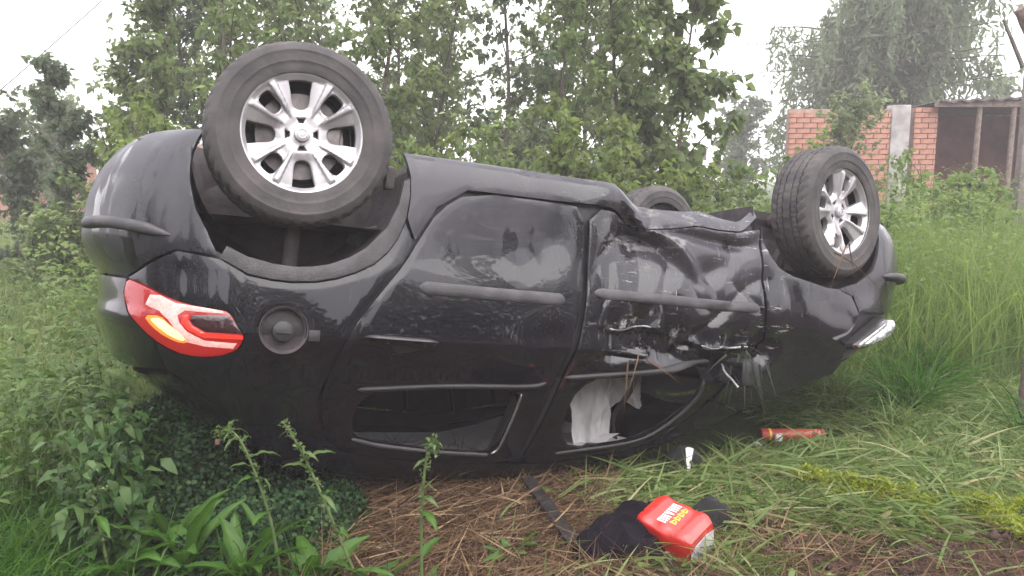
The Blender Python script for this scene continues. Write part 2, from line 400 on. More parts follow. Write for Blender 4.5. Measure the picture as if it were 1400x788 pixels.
    bp2 = node(t, 'ShaderNodeBump'); bp2.inputs['Strength'].default_value = .3; bp2.inputs['Distance'].default_value = .003
    t.links.new(scr, bp2.inputs['Height']); t.links.new(bp2.outputs[0], b.inputs['Normal'])
    return m
paint = car_paint()
plast = simple('trim_plastic', (.055, .050, .055), (.028, .026, .029), .55, 14, .25, bscale=160)
blackp = simple('black_plastic', (.020, .018, .020), (.010, .009, .010), .5, 10, .15, bscale=90)
under = simple('underbody', (.060, .048, .048), (.025, .020, .022), .8, 9, .5)
liner = simple('arch_liner', (.062, .048, .054), (.030, .023, .026), .85, 12, .4, bscale=70)
rubber = simple('tyre_rubber', (.072, .062, .060), (.026, .023, .026), .78, 9, .25, bscale=60, lo=.3, hi=.7)
alloy = simple('wheel_silver', (.46, .44, .46), (.30, .28, .29), .38, 11, .06, metal=.5, coat=.15, lo=.25, hi=.6)
steel = simple('dull_steel', (.17, .15, .15), (.07, .06, .06), .5, 12, .2, metal=.6)
chrome = simple('bright_metal', (.75, .75, .76), (.5, .5, .5), .2, 20, 0, metal=.9)
rawm = simple('bare_torn_metal', (.42, .41, .42), (.10, .10, .11), .45, 45, .4, metal=.4, lo=.4, hi=.6)
seatm = simple('seat_fabric', (.030, .026, .030), (.016, .014, .016), .9, 30, .3, bscale=300, sheen=.3)
headl = simple('headliner_fabric', (.74, .72, .75), (.62, .60, .63), .95, 4, .2, bscale=200)
airb = simple('airbag_cloth', (.40, .38, .39), (.28, .265, .275), .85, 5, .35, bscale=18)
glassd = simple('tinted_glass', (.006, .006, .007), (.004, .004, .005), .06, 3, 0, coat=.6)
rust = simple('rusty_pipe', (.20, .15, .13), (.10, .075, .065), .8, 25, .4)

def emis(name, col, strength, base=None, rough=.15, vary=0):
    m, t, b = nmat(name); b.inputs['Base Color'].default_value = (*(base or col), 1); b.inputs['Emission Color'].default_value = (*col, 1)
    b.inputs['Emission Strength'].default_value = strength; b.inputs['Roughness'].default_value = rough; b.inputs['Coat Weight'].default_value = .6
    tcn = node(t, 'ShaderNodeTexCoord'); n = node(t, 'ShaderNodeTexVoronoi'); n.inputs['Scale'].default_value = 90
    t.links.new(tcn.outputs['Object'], n.inputs['Vector'])
    if vary:
        mr = node(t, 'ShaderNodeMapRange'); t.links.new(n.outputs['Distance'], mr.inputs[0]); mr.inputs[3].default_value = strength * (1 - vary); mr.inputs[4].default_value = strength * (1 + vary)
        t.links.new(mr.outputs[0], b.inputs['Emission Strength'])
    bp = node(t, 'ShaderNodeBump'); bp.inputs['Strength'].default_value = .2; bp.inputs['Distance'].default_value = .003
    t.links.new(n.outputs['Distance'], bp.inputs['Height']); t.links.new(bp.outputs[0], b.inputs['Normal'])
    return m
lens_red = emis('red_lens', (.60, .022, .018), .17, (.15, .005, .008))
lens_dark = emis('dark_red_lens', (.2, .01, .012), .015, (.020, .004, .006))
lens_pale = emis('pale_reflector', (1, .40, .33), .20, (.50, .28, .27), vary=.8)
lens_amber = emis('amber_light', (1, .60, .18), 1.1, (.8, .4, .08), vary=.3)
lens_glow = emis('red_glow', (.8, .03, .02), .18, (.5, .03, .02))
lens_orange = emis('orange_glow', (.95, .24, .04), .45, (.5, .10, .02))

# ---- pose
yaw, pit, rol = .40512486, .1247579, .1385781
U_ = np.array([math.cos(yaw)*math.cos(pit), math.sin(yaw)*math.cos(pit), -math.sin(pit)])
N0_ = np.array([math.sin(yaw), -math.cos(yaw), 0.]); D0_ = np.cross(U_, N0_)
N_ = math.cos(rol) * N0_ - math.sin(rol) * D0_; D_ = np.cross(U_, N_)
P0_ = np.array([-1.0571717, 3.68025304, 1.6627784])
def car_world(u, v, w): return P0_ + u * U_ + v * N_ + w * D_
car = empty('overturned_car')
M4 = Matrix.Identity(4)
for i in range(3):
    M4[i][0], M4[i][1], M4[i][2] = U_[i], N_[i], D_[i]; M4[i][3] = car_world(*CAR_O)[i]
car.matrix_world = M4
tag(car, 'wrecked black car lying upside down on its roof in the grass, one tail lamp lit', 'car')

# ---- outlines in (t, w)
ARCH_IN = [(-.33,.25),(-.325,.42),(-.308,.52),(-.28,.62),(-.245,.69),(-.2,.735),(-.144,.766),(-.07,.783),(0,.788),(.06,.783),(.12,.770),(.19,.740),(.248,.70),(.32,.62),(.36,.53),(.378,.45),(.378,.25)]
ARCH_OUT = [(-.22,.778),(-.144,.826),(-.07,.838),(0,.841),(.08,.834),(.148,.818),(.22,.790),(.28,.756),(.33,.708),(.365,.655),(.392,.58),(.402,.50),(.402,.42)]
FARCH = [(2.06,.33),(2.064,.42),(2.085,.51),(2.12,.57),(2.17,.618),(2.26,.652),(2.364,.672),(2.47,.690),(2.55,.690),(2.64,.655),(2.716,.59),(2.75,.50),(2.765,.42),(2.775,.33)]
LIGHT = [(-.548,.862),(-.50,.874),(-.456,.888),(-.364,.926),(-.268,.947),(-.205,.952),(-.185,.964),(-.165,1.00),(-.145,1.035),(-.150,1.062),(-.165,1.085),(-.216,1.108),(-.288,1.114),(-.36,1.102),(-.436,1.062),(-.49,1.008),(-.55,.95),(-.565,.91)]
REAR_WIN = [(.285,1.212),(.60,1.204),(.925,1.204),(.912,1.35),(.885,1.487),(.64,1.470),(.40,1.438),(.262,1.405)]
FRONT_WIN = [(1.150,1.165),(1.432,1.132),(1.75,1.098),(1.80,1.13),(1.778,1.23),(1.65,1.372),(1.512,1.435),(1.160,1.484)]
RDOOR = [(.640,.450),(.520,.530),(.445,.655),(.40,.74),(.31,.86),(.21,1.0),(.155,1.16),(.135,1.26),(.185,1.445),(.40,1.492),(.70,1.522),(.99,1.532),(1.02,1.40),(1.068,1.15),(1.105,1.02),(1.136,.86),(1.142,.65),(1.140,.456),(1.0,.446)]
FDOOR = [(1.163,.456),(1.167,.65),(1.160,.86),(1.132,1.02),(1.092,1.15),(1.046,1.40),(1.014,1.532),(1.17,1.530),(1.53,1.478),(1.70,1.402),(1.85,1.24),(1.93,1.12),(2.02,1.07),(2.10,.99),(2.076,.80),(2.064,.61),(2.056,.37),(1.75,.41),(1.40,.44)]
# roof edge (w as a function of u)
RE = pch([-.10,.05,.3,.6,1.0,1.2,1.45,1.72,1.86,2.05,2.3,2.53,2.77,3.0,3.2], [1.46,1.525,1.575,1.603,1.606,1.58,1.525,1.447,1.39,1.30,1.215,1.13,1.03,.93,.84])
ROOFEDGE = [(u, float(RE(u))) for u in np.linspace(0, 2.05, 22)]
QUARTER = [(.425,.665),(.392,.590),(.366,.657),(.331,.711),(.282,.759),(.222,.793),(.149,.822),(.08,.838),(0,.845),(-.07,.842),(-.144,.830),(-.222,.780),(-.335,.762),(-.44,.810),(-.548,.860)] + \
          [(-.456,.886),(-.364,.924),(-.268,.945),(-.205,.950),(-.183,.963),(-.163,1.00),(-.142,1.035),(-.148,1.064),(-.163,1.088),(-.216,1.112),(-.288,1.118),(-.362,1.106),(-.43,1.072)] + \
          [(-.41,1.17),(-.36,1.21),(-.28,1.30),(-.18,1.40),(-.09,1.50),(.0,1.512),(.18,1.452),(.128,1.26),(.148,1.16),(.203,.998),(.303,.858),(.393,.738)]
QGLASS = [(.09,1.395),(.055,1.29),(-.02,1.24),(.02,1.215),(.118,1.205),(.105,1.26),(.128,1.40)]
for side in (1, -1):
    near = side > 0
    dd = near
    g = .022 if near else .04
    rb = panel('rear_bumper', [(-1.1,.335),(-.9,.332),(-.6,.328),(-.333,.328),(-.328,.42),(-.311,.52),(-.283,.62),(-.248,.692),(-.222,.772),(-.335,.757),(-.44,.803),(-.553,.855),(-.75,.845),(-1.1,.845)], paint, car, side, grid=g, dents=dd)
    strip('bumper_strip', [(-.80,.675),(-.70,.668),(-.55,.673),(-.43,.690),(-.345,.712)], .021, .030, plast, rb, side, .08, dents=dd)
    holes = [[(-.02 + .076 * math.cos(a), 1.008 + .080 * math.sin(a)) for a in np.linspace(0, 2 * PI, 20, endpoint=False)]] if near else []
    panel('quarter_panel', QUARTER, paint, car, side, holes=holes, rnd_h=0, grid=g * .9, dents=dd)
    panel('quarter_glass', QGLASS, glassd, car, side, off=.004, rnd_=1, grid=g, dents=dd)
    tg = panel('tailgate', [(-1.1,.852),(-.75,.852),(-.556,.862),(-.572,.91),(-.557,.953),(-.496,1.013),(-.438,1.07),(-.418,1.168),(-.60,1.176),(-1.1,1.176)], paint, car, side, grid=g, dents=dd)
    panel('rear_window', [(-1.1,1.205),(-.60,1.205),(-.44,1.19),(-.37,1.215),(-.285,1.31),(-.185,1.41),(-.10,1.50),(-.6,1.52),(-1.1,1.525)], glassd, tg, side, off=-.004, grid=.04, dents=dd)
    # light cluster
    tl = panel('tail_light', LIGHT, lens_red, car, side, off=.004, th=.03, grid=.012, rnd_=1, dents=dd)
    if near:
        panel('reflector', [(-.452,.948),(-.436,.914),(-.40,.914),(-.348,.937),(-.268,.946),(-.208,.954),(-.206,.963),(-.264,.963),(-.318,.961),(-.336,.978),(-.330,1.002),(-.310,1.030),(-.26,1.055),(-.165,1.060),(-.175,1.078),(-.26,1.075),(-.316,1.063),(-.340,1.032),(-.364,.994),(-.396,.968),(-.428,.958)], lens_pale, tl, side, off=.0085, th=.006, grid=.009, inset=.0005)
        panel('lamp', [(-.450,.985),(-.390,.980),(-.358,1.014),(-.318,1.040),(-.306,1.062),(-.332,1.070),(-.380,1.052),(-.422,1.022)], lens_orange, tl, side, off=.0075, th=.006, grid=.009, rnd_=1, inset=.0005)
        panel('lamp', [(-.425,.992),(-.385,.990),(-.356,1.018),(-.322,1.042),(-.318,1.058),(-.336,1.058),(-.376,1.038),(-.408,1.012)], lens_amber, tl, side, off=.0105, th=.006, grid=.009, rnd_=1, inset=.0005)
        panel('light_bezel', [(-.292,.974),(-.192,.968),(-.178,.984),(-.147,1.030),(-.255,1.028),(-.290,1.006),(-.300,.990)], lens_dark, tl, side, off=.0085, th=.012, grid=.009, inset=.0005)
        panel('light_rim', [(-.318,.976),(-.300,.972),(-.303,.992),(-.293,1.009),(-.257,1.031),(-.147,1.034),(-.146,1.044),(-.26,1.044),(-.304,1.026),(-.324,1.002)], lens_glow, tl, side, off=.0115, th=.008, grid=.008, inset=.0003)
    # doors
    rd = panel('rear_door', rounded(RDOOR, 1), paint, car, side, holes=[REAR_WIN], grid=g * .8, dents=dd)
    strip('trim_strip', [(.452,.828),(.75,.833),(1.066,.836)], .025, .011, plast, rd, side, .03, dents=dd)
    hd = strip('door_handle', [(.262,1.020),(.35,1.024),(.45,1.027),(.545,1.030)], .0125, .034, paint, rd, side, .04, dents=dd)
    panel('handle_recess', [(.37,1.028),(.525,1.036),(.46,1.068),(.39,1.078),(.36,1.06)], blackp, rd, side, off=.0025, rnd_=2, grid=.012, dents=dd)
    strip('window_seal', [(.262,1.216),(.60,1.196),(.95,1.190),(1.03,1.172)], .009, .012, blackp, rd, side, .03, dents=dd)
    strip('window_seal', [(.928,1.22),(.914,1.35),(.896,1.455),(.868,1.486)], .0045, .006, chrome if near else blackp, rd, side, .01, dents=dd, n=40)
    strip('window_seal', [(.865,1.489),(.64,1.474),(.40,1.442),(.275,1.412)], .007, .006, plast if near else blackp, rd, side, .01, dents=dd, n=40)
    fdr = panel('front_door', rounded(FDOOR, 1), paint, car, side, holes=[FRONT_WIN], grid=.010 if near else .04, dents=dd, sharp=24)
    strip('trim_strip', [(1.19,.800),(1.5,.806),(1.8,.812),(2.056,.812)], .023, .011, plast, fdr, side, .03, dents=dd)
    if near:
        tx_ = np.linspace(1.24, 2.12, 30); ty_ = np.interp(tx_, [1.15, 1.30, 1.45, 1.62, 1.80, 1.95, 2.05, 2.12, 2.2], [.93, .95, .925, .965, 1.005, 1.000, .985, .955, .93]) - .004 + .006 * np.sin(tx_ * 41) * np.sin(tx_ * 13)
        strip('torn_edge', np.stack([tx_[17:27], ty_[17:27]], 1), .0055, .006, rawm, fdr, side, .02, n=60)
        strip('torn_edge', np.stack([tx_[1:9], ty_[1:9]], 1), .004, .005, rawm, fdr, side, .02, n=50)
    strip('door_handle', [(1.25,1.035),(1.36,1.04),(1.50,1.045)], .012, .032, paint, fdr, side, .04, dents=dd)
    strip('window_seal', [(1.10,1.152),(1.43,1.122),(1.77,1.088),(1.84,1.085)], .011, .014, blackp, fdr, side, .03, dents=dd)
    strip('window_seal', [(1.80,1.14),(1.775,1.24),(1.65,1.375),(1.51,1.44),(1.16,1.488)], .007, .008, blackp, fdr, side, .02, dents=dd)
    if not near:
        panel('window_glass', REAR_WIN, glassd, rd, side, off=-.02, grid=.05); panel('window_glass', FRONT_WIN, glassd, fdr, side, off=-.02, grid=.05)
    # sill, arch trim, fender, bumper
    panel('sill', [(.384,.322),(.8,.322),(1.3,.326),(1.6,.328),(2.052,.322),(2.052,.362),(1.75,.403),(1.40,.434),(1.0,.440),(.632,.443),(.512,.524),(.432,.655),(.398,.575),(.406,.50),(.404,.42)], paint, car, side, grid=.02 if near else .05, dents=dd)
    panel('arch_trim', ARCH_IN[5:][:10] + [(.376,.44),(.399,.43)] + ARCH_OUT[::-1][1:], plast, car, side, off=.012, th=.03, grid=.014, dents=dd)
    panel('front_fender', FARCH[1:9] + [(2.62,.72),(2.66,.80),(2.62,.95),(2.60,1.06),(2.56,1.115),(2.3,1.205),(2.05,1.285),(1.88,1.235),(1.95,1.135),(2.03,1.085),(2.115,.99),(2.088,.80),(2.075,.61),(2.066,.43)], paint, car, side, grid=.016 if near else .04, dents=dd, sharp=26)
    fb = panel('front_bumper', FARCH[8:] + [(2.79,.33),(3.0,.33),(3.58,.335),(3.58,.80),(3.1,.79),(2.9,.785),(2.66,.795),(2.625,.72)], paint, car, side, grid=g, dents=dd)
    strip('bumper_strip', [(2.78,.605),(2.95,.60),(3.15,.60)], .022, .045, plast, fb, side, .06, dents=dd)
    # roof rail / pillar between doors and roof
    panel('roof_rail', [(.0,1.516),(.19,1.449),(.40,1.496),(.70,1.526),(1.0,1.537),(1.17,1.535),(1.535,1.483),(1.708,1.406),(1.858,1.243),(1.88,1.24),(2.045,1.29)] + ROOFEDGE[::-1][1:], paint, car, side, grid=.025, dents=dd)
    panel('pillar', [(.93,1.19),(1.155,1.15),(1.165,1.50),(.88,1.50)], blackp, car, side, off=-.012, grid=.05, dents=dd, th=.05)
    # dark inner skin behind the gaps, open at windows and arches
    inn = [(-1.1,.36),(-.36,.36),(-.355,.45),(-.33,.56),(-.30,.65),(-.26,.73),(-.15,.80),(0,.815),(.14,.79),(.26,.72),(.34,.64),(.385,.53),(.40,.36),(2.04,.36),(2.05,.52),(2.12,.62),(2.26,.68),(2.5,.71),(2.66,.67),(2.76,.55),(2.80,.36),(3.58,.36),(3.58,.82),(3.0,.85),(2.75,.98),(2.5,1.10),(2.05,1.24),(1.75,1.42),(1.4,1.52),(1.0,1.58),(.5,1.56),(.1,1.50),(-.08,1.48),(-.30,1.24),(-.42,1.16),(-1.1,1.16)]
    panel('inner_skin', inn, blackp, car, side, holes=[[(.255,1.19),(.94,1.185),(.90,1.505),(.63,1.485),(.24,1.42)], [(1.13,1.145),(1.80,1.075),(1.83,1.13),(1.79,1.26),(1.66,1.39),(1.52,1.455),(1.14,1.505)]], off=-.035, th=.01, grid=.05, rnd_h=0, dents=dd)
    # wheel-arch liners: half drums
    for (uc, wc, r0, ry) in ((.02, .40, .375, .39), (2.41, .33, .375, .37)):
        A = np.linspace(0, PI, 26); G = np.zeros((26, 3, 3))
        for j, vv in enumerate((.80, .60, .40)):
            k = (1.0, 1.0, .93)[j]
            G[:, j] = np.stack([uc + r0 * k * np.cos(A), np.full(26, vv * side), np.maximum(wc + ry * k * np.sin(A), .345)], 1) - CAR_O
        m = MB(); m.grid(G); c_ = len(m.v[0]); m.add(np.vstack([G[:, 2], [np.array([uc, .40 * side, wc]) - CAR_O]]), [(i, i + 1, 26) for i in range(25)])
        m.build('wheel_arch', liner, car)

# fuel filler on the viewer's side
fc, fn = surf(np.array([-.02]), np.array([1.008]), 1, 0); fc = fc[0]; fn = fn[0]
ax = np.array([1., 0, 0]) - fn * fn[0]; ax /= np.linalg.norm(ax); ay = np.cross(fn, ax); MF = np.stack([ax, ay, fn], 1)
m = MB(); m.lathe([(.079, .004), (.083, .006), (.082, -.001), (.074, -.003), (.071, -.035), (.0, -.038)], 32, M=MF, o=fc); ff = m.build('fuel_filler', liner, car)
m = MB(); m.lathe([(.036, -.036), (.036, -.012), (.030, -.008), (.0, -.008)], 24, M=MF, o=fc - ay * .006); m.box(fc + MF @ np.array([0, -.006, -.004]), (.026, .006, .006), MF); m.build('cap', blackp, ff)
m = MB(); V_, F_ = rbox((.020, .020, .008), .003); m.add(V_ @ MF.T + fc + MF @ np.array([.103, -.016, .006]), F_); m.build('hinge', blackp, ff)

# roof, windscreen, bonnet: arched sheets between the two sides
def arched(name, u0, u1, n, crown, mat, inset=0, lift=0, k=15, rough_=0, edge=None, th=True):
    us = np.linspace(u0, u1, n); G = np.zeros((n, k, 3))
    for i, u in enumerate(us):
        w = float((edge or RE)(u)); pt = surf(np.array([min(u, 2.55) if u < 2.55 else u]), np.array([w]), 1, 0, False)[0][0] + CAR_O
        ve = pt[1] - inset
        for j in range(k):
            q = -1 + 2 * j / (k - 1)
            G[i, j] = (u, q * ve, w + crown * (1 - abs(q) ** 2.2) + lift)
    if rough_: G[..., 2] += rough_ * (snoise(G[..., 0], G[..., 1], 5, 4, 3) - .5) * (1 - np.abs(np.linspace(-1, 1, k)) ** 6)
    m = MB(); m.grid(G - CAR_O); return m.build(name, mat, car)
arched('roof', -.02, 1.70, 24, .025, paint, .002, rough_=.02)
arched('headliner', .02, 1.62, 20, .012, headl, .05, -.035)
ws = arched('windscreen', 1.71, 2.12, 10, .05, glassd, .01, rough_=.02)
def hood_pts():
    us = np.linspace(2.13, 3.25, 24); k = 17; G = np.zeros((24, k, 3))
    for i, u in enumerate(us):
        w = float(RE(u)); f = sst(np.array(u), 2.6, 3.25)
        ve = .73 * (1 - .22 * f ** 2)
        for j in range(k):
            q = -1 + 2 * j / (k - 1); G[i, j] = (u + .10 * (1 - q * q) * f, q * ve, w - .02 * abs(q) ** 8 + .04 * (1 - q * q))
    G[..., 2] += .02 * (snoise(G[..., 0], G[..., 1], 4, 14, 3)) * (1 - np.abs(np.linspace(-1, 1, k)) ** 6)
    return G - CAR_O
m = MB(); m.grid(hood_pts()); m.build('bonnet', paint, car)

# underbody
def under_sheet():
    us = np.linspace(-.53, 3.1, 60); k = 21; G = np.zeros((60, k, 3))
    for i, u in enumerate(us):
        for j in range(k):
            q = -1 + 2 * j / (k - 1); e = .75
            if u < -.1: e = .74 * max(.2, 1 - ((-.1 - u) / .56) ** 2.5) ** .5
            if u > 2.6: e = .74 * max(.2, 1 - ((u - 2.6) / .66) ** 2.5) ** .5
            v = q * e; w = .335 + .02 * abs(q) ** 6
            if (-.36 < u < .40 or 2.04 < u < 2.80) and abs(v) > .42: w = .62
            w += .03 * math.exp(-(v / .12) ** 2)
            w += .11 * sst(v, .30, .72) * sst(u, 1.26, 1.45) * (1 - sst(u, 1.95, 2.14))
            G[i, j] = (u, v, w)
    return G - CAR_O
m = MB(); m.grid(under_sheet()); m.build('underbody', under, car)
m = MB(); m.tube(catmull(np.array([(-.55,-.35,.30),(-.1,-.3,.27),(.4,-.2,.30),(1.2,-.12,.30),(2.0,-.05,.30)]) - CAR_O, 8), .030, 10)
m.tube(catmull(np.array([(-.50,-.42,.29),(-.30,-.38,.26),(-.1,-.3,.27)]) - CAR_O, 6), .075, 12); m.build('exhaust_pipe', rust, car)
m = MB(); m.tube(np.array([(0,-.66,.30),(0,-.3,.36),(0,.3,.36),(0,.66,.30)]) - CAR_O, .045, 10)
m.tube(np.array([(0,.56,.32),(.2,.55,.36),(.42,.50,.36)]) - CAR_O, .03, 8); m.tube(np.array([(0,-.56,.32),(.2,-.55,.36),(.42,-.50,.36)]) - CAR_O, .03, 8); m.build('rear_axle', under, car)
m = MB(); m.tube(np.array([(.45,-.56,.315),(1.2,-.60,.31),(2.0,-.60,.305)]) - CAR_O, .035, 8); m.build('chassis_rail', rust, car)
m = MB(); m.tube(np.array([(2.50,-.66,.30),(2.50,-.35,.34),(2.50,.35,.34),(2.50,.66,.30)]) - CAR_O, .035, 8); m.box(np.array([2.50,0,.33]) - CAR_O, (.16, .40, .04)); m.build('front_subframe', under, car)
m = MB(); m.tube(np.array([(.015,.70,.60),(.012,.66,.80)]) - CAR_O, .028, 10); m.tube(np.array([(.01,.67,.52),(.01,.66,.72)]) - CAR_O, .018, 10); m.build('shock_absorber', under, car)
m = MB(); A_ = np.linspace(0, 12 * PI, 150); m.tube(np.stack([.16 + .05 * np.cos(A_), .56 + .05 * np.sin(A_), .40 + .22 * A_ / A_[-1]], 1) - CAR_O, .007, 6); m.build('coil_spring', steel, car)
m = MB(); m.tube(catmull(np.array([(-.20,.66,.52),(-.10,.70,.60),(.06,.70,.62),(.10,.62,.50)]) - CAR_O, 6), .007, 6); m.build('brake_hose', blackp, car)
m = MB(); m.tube(catmull(np.array([(2.52,.62,.36),(2.40,.60,.52),(2.36,.58,.66)]) - CAR_O, 6), .035, 8); m.tube(np.array([(2.60,.62,.33),(2.66,.40,.34)]) - CAR_O, .022, 8); m.build('front_strut', under, car)
m = MB(); V_, F_ = rbox((.022, .02, .05), .008); m.add(V_ * [.8, 1, .8] + np.array([.335, .78, .43]) - CAR_O, F_); m.build('bracket', under, car)

# ---- wheels
def tyre_mesh():
    k = 168; R0 = .318
    prof = [(.205,.100),(.215,.104),(.228,.1035),(.240,.1065),(.242,.1078),(.247,.1078),(.249,.1075),(.268,.1085),(.275,.1085),(.278,.1096),(.283,.1085),(.286,.106),(.292,.103),(.302,.096),(.311,.086),(.3155,.074),(.316,.057),(.311,.056),(.311,.051),(.317,.050),(.318,.026),(.312,.025),(.312,.019),(.318,.018),(.3185,0)]
    full = prof + [(r, -z) for r, z in prof[::-1][1:]]
    kinds = []
    for r, z in full: kinds.append(1 if r > .3105 else 0)
    V = []
    m_ = len(full)
    for i in range(k):
        for j, (r, z) in enumerate(full):
            az = abs(z)
            # lateral sipes: every third step is cut, swept back towards the shoulder
            ph = (i + int(round(az * 70))) % 4
            rr = r
            if kinds[j] and ph == 0: rr = r - (.008 if az > .05 else .005)
            a = 2 * PI * i / k; V.append((rr * math.cos(a), rr * math.sin(a), z))
    F = [(i * m_ + j, ((i + 1) % k) * m_ + j, ((i + 1) % k) * m_ + j + 1, i * m_ + j + 1) for i in range(k) for j in range(m_ - 1)]
    V = np.array(V)
    # moulded sidewall ribs: two thin raised rings come from the profile; slight unevenness
    return V, F
TY = tyre_mesh()
def polar(P): return np.array([(r * math.cos(math.radians(a)), r * math.sin(math.radians(a))) for a, r in P])
def rim_mesh():
    outer = polar([(a, .209) for a in np.arange(0, 360, 3)])
    hs_ = []
    for i in range(8):
        c = 45 * i + 9.5
        if i % 2 == 0: P = [(c-12.5,.183),(c-12,.185),(c-6,.1855),(c,.186),(c+6,.1855),(c+12,.185),(c+12.5,.183),(c+13,.150),(c+15,.115),(c+14,.098),(c+8,.089),(c,.086),(c-8,.089),(c-14,.098),(c-15,.115),(c-13,.150)]
        else: P = [(c-8.5,.180),(c,.183),(c+8.5,.180),(c+10.5,.150),(c+12,.120),(c+8,.108),(c,.104),(c-8,.108),(c-12,.120),(c-10.5,.150)]
        hs_.append(resample(rounded(polar(P), 1), .008))
        if i % 2 == 0: hs_.append(resample(polar([(c-16,.058),(c+16,.058),(c+11,.040),(c-11,.040)]), .008))
    vo, F = fill([resample(outer, .008)] + hs_, .0040)
    def pos(q, o):
        r = np.hypot(q[:, 0], q[:, 1]); a = np.degrees(np.arctan2(q[:, 1], q[:, 0]))
        z = .088 - .030 * sst(r, .20, .02) + .006 * sst(r, .05, .0)
        # every blade carries a ridge: the edge beside the wide openings stands proud, the face falls away to the narrow ones
        ph = np.abs(((a - 9.5) + 45) % 90 - 45)              # 0 at wide opening, 45 at the narrow one
        w0 = 16 + 0 * r; k_ = np.clip((ph - 13) / (29 - 13), 0, 1)
        z = z + (-.017 * (1 - k_) + .008 * sst(ph, 25.2, 27.4) - .016 * sst(ph, 32.5, 35)) * sst(r, .06, .10) * (1 - sst(r, .185, .20))
        z = z + .004 * sst(r, .194, .203)
        return np.stack([q[:, 0], q[:, 1], z - np.minimum(o, .03)], 1)
    V, FF = skin(vo, F, pos, .026, .002)
    m = MB(); m.add(V, FF)
    m.lathe([(.209,.088),(.214,.100),(.2195,.102),(.2215,.097),(.219,.088),(.207,.07),(.203,.03)], 64)
    return m
RIM = rim_mesh()
def wheel_mesh_objs(name, loc, steer=0.0, spin=0.0, side=1, camber=0.0, sc=1.0):
    e = empty(name, np.array(loc) - CAR_O); e.parent = car
    # local z of the wheel looks outwards
    M = Matrix.Rotation(steer, 4, 'Z') @ Matrix.Rotation(camber, 4, 'X') @ Matrix.Rotation(-side * PI / 2, 4, 'X') @ Matrix.Rotation(spin, 4, 'Z') @ Matrix.Diagonal((sc, sc, 1, 1))
    e.matrix_local = Matrix.Translation(Vector(np.array(loc) - CAR_O)) @ M
    if 'tyre' not in WM:
        t_ = obj('tyre', TY[0], TY[1], rubber, e, True, 28); WM['tyre'] = t_.data
        r_ = RIM.build('rim', alloy, e, True, sharp=24); WM['rim'] = r_.data
        m = MB(); m.lathe([(.0,.078),(.020,.0775),(.0255,.075),(.0275,.066),(.0275,.05)], 28); m.lathe([(.0125,.079),(.0155,.0795),(.0175,.078)], 24)
        h_ = m.build('hub_cap', alloy, e); WM['hub_cap'] = h_.data
        m = MB(); m.lathe([(.0,.030),(.07,.030),(.075,.018),(.150,.016),(.155,-.02),(.0,-.02)], 40)
        for i in range(4): q = PI / 4 + i * PI / 2; m.lathe([(.0,.052),(.010,.050),(.0105,.018)], 10, o=(.05*math.cos(q), .05*math.sin(q), 0))
        V_, F_ = rbox((.030,.055,.025), .008); m.add(V_ + np.array([.105,.0,.015]), F_)
        b_ = m.build('brake', steel, e); WM['brake'] = b_.data
        m = MB(); m.lathe([(.204,.095),(.200,.05),(.190,-.04),(.196,-.098)], 48); m.lathe([(.0,-.03),(.10,-.045),(.19,-.05)], 32)
        w_ = m.build('inner_barrel', blackp, e); WM['inner_barrel'] = w_.data
    else:
        for n_, me in WM.items():
            o = bpy.data.objects.new(n_, me); COL.objects.link(o); o.parent = e
    return e
WM = {}
wheel_mesh_objs('wheel', (.003, .755, .318), 0.02, math.radians(-4), 1, 0.0, 1.03)
wheel_mesh_objs('wheel', (2.525, .755, .32), math.radians(-11), math.radians(25), 1)
wheel_mesh_objs('wheel', (0, -.755, .32), 0, .7, -1)
wheel_mesh_objs('wheel', (2.54, -.755, .32), math.radians(-9), .2, -1)

# ---- interior seen through the broken windows
def seat(u, v, wid=.25, back=True):
    e = empty('seat', np.array([u, v, .42]) - CAR_O); e.parent = car
    m = MB(); V_, F_ = rbox((.26, wid, .09), .05, 3); m.add(V_ + np.array([0, 0, .17]), F_); m.build('cushion', seatm, e)
    V_, F_ = rbox((.07, wid, .30), .05, 3); a = -.33; Rm = np.array([[math.cos(a), 0, -math.sin(a)], [0, 1, 0], [math.sin(a), 0, math.cos(a)]]).T
    m = MB(); m.add(V_ @ Rm + np.array([-.30, 0, .46]), F_); m.build('backrest', seatm, e)
    V_, F_ = rbox((.05, .12, .09), .035, 3); m = MB(); m.add(V_ @ Rm + np.array([-.41, 0, .80]), F_)
    m.tube([(-.385, .05, .70), (-.40, .05, .76)], .008, 6); m.tube([(-.385, -.05, .70), (-.40, -.05, .76)], .008, 6); m.build('headrest', seatm, e)
seat(1.62, .38); seat(1.62, -.38)
seat(.72, .34, .30); seat(.72, -.30, .34)
m = MB(); V_, F_ = rbox((.16, .70, .16), .06, 3); m.add(V_ + np.array([2.05, 0, 1.0]) - CAR_O, F_); m.build('dashboard', blackp, car)
m = MB(); A = np.linspace(0, 2 * PI, 33); a = .45
m.tube(np.stack([1.78 + .18 * np.cos(A) * math.sin(a), -.36 + .18 * np.sin(A) * -1, .98 + .18 * np.cos(A) * math.cos(a)], 1) - CAR_O, .014, 8, cap=False); m.tube(np.array([(1.78,-.36,.98),(2.0,-.36,.93)]) - CAR_O, .025, 8); m.build('steering_wheel', blackp, car)
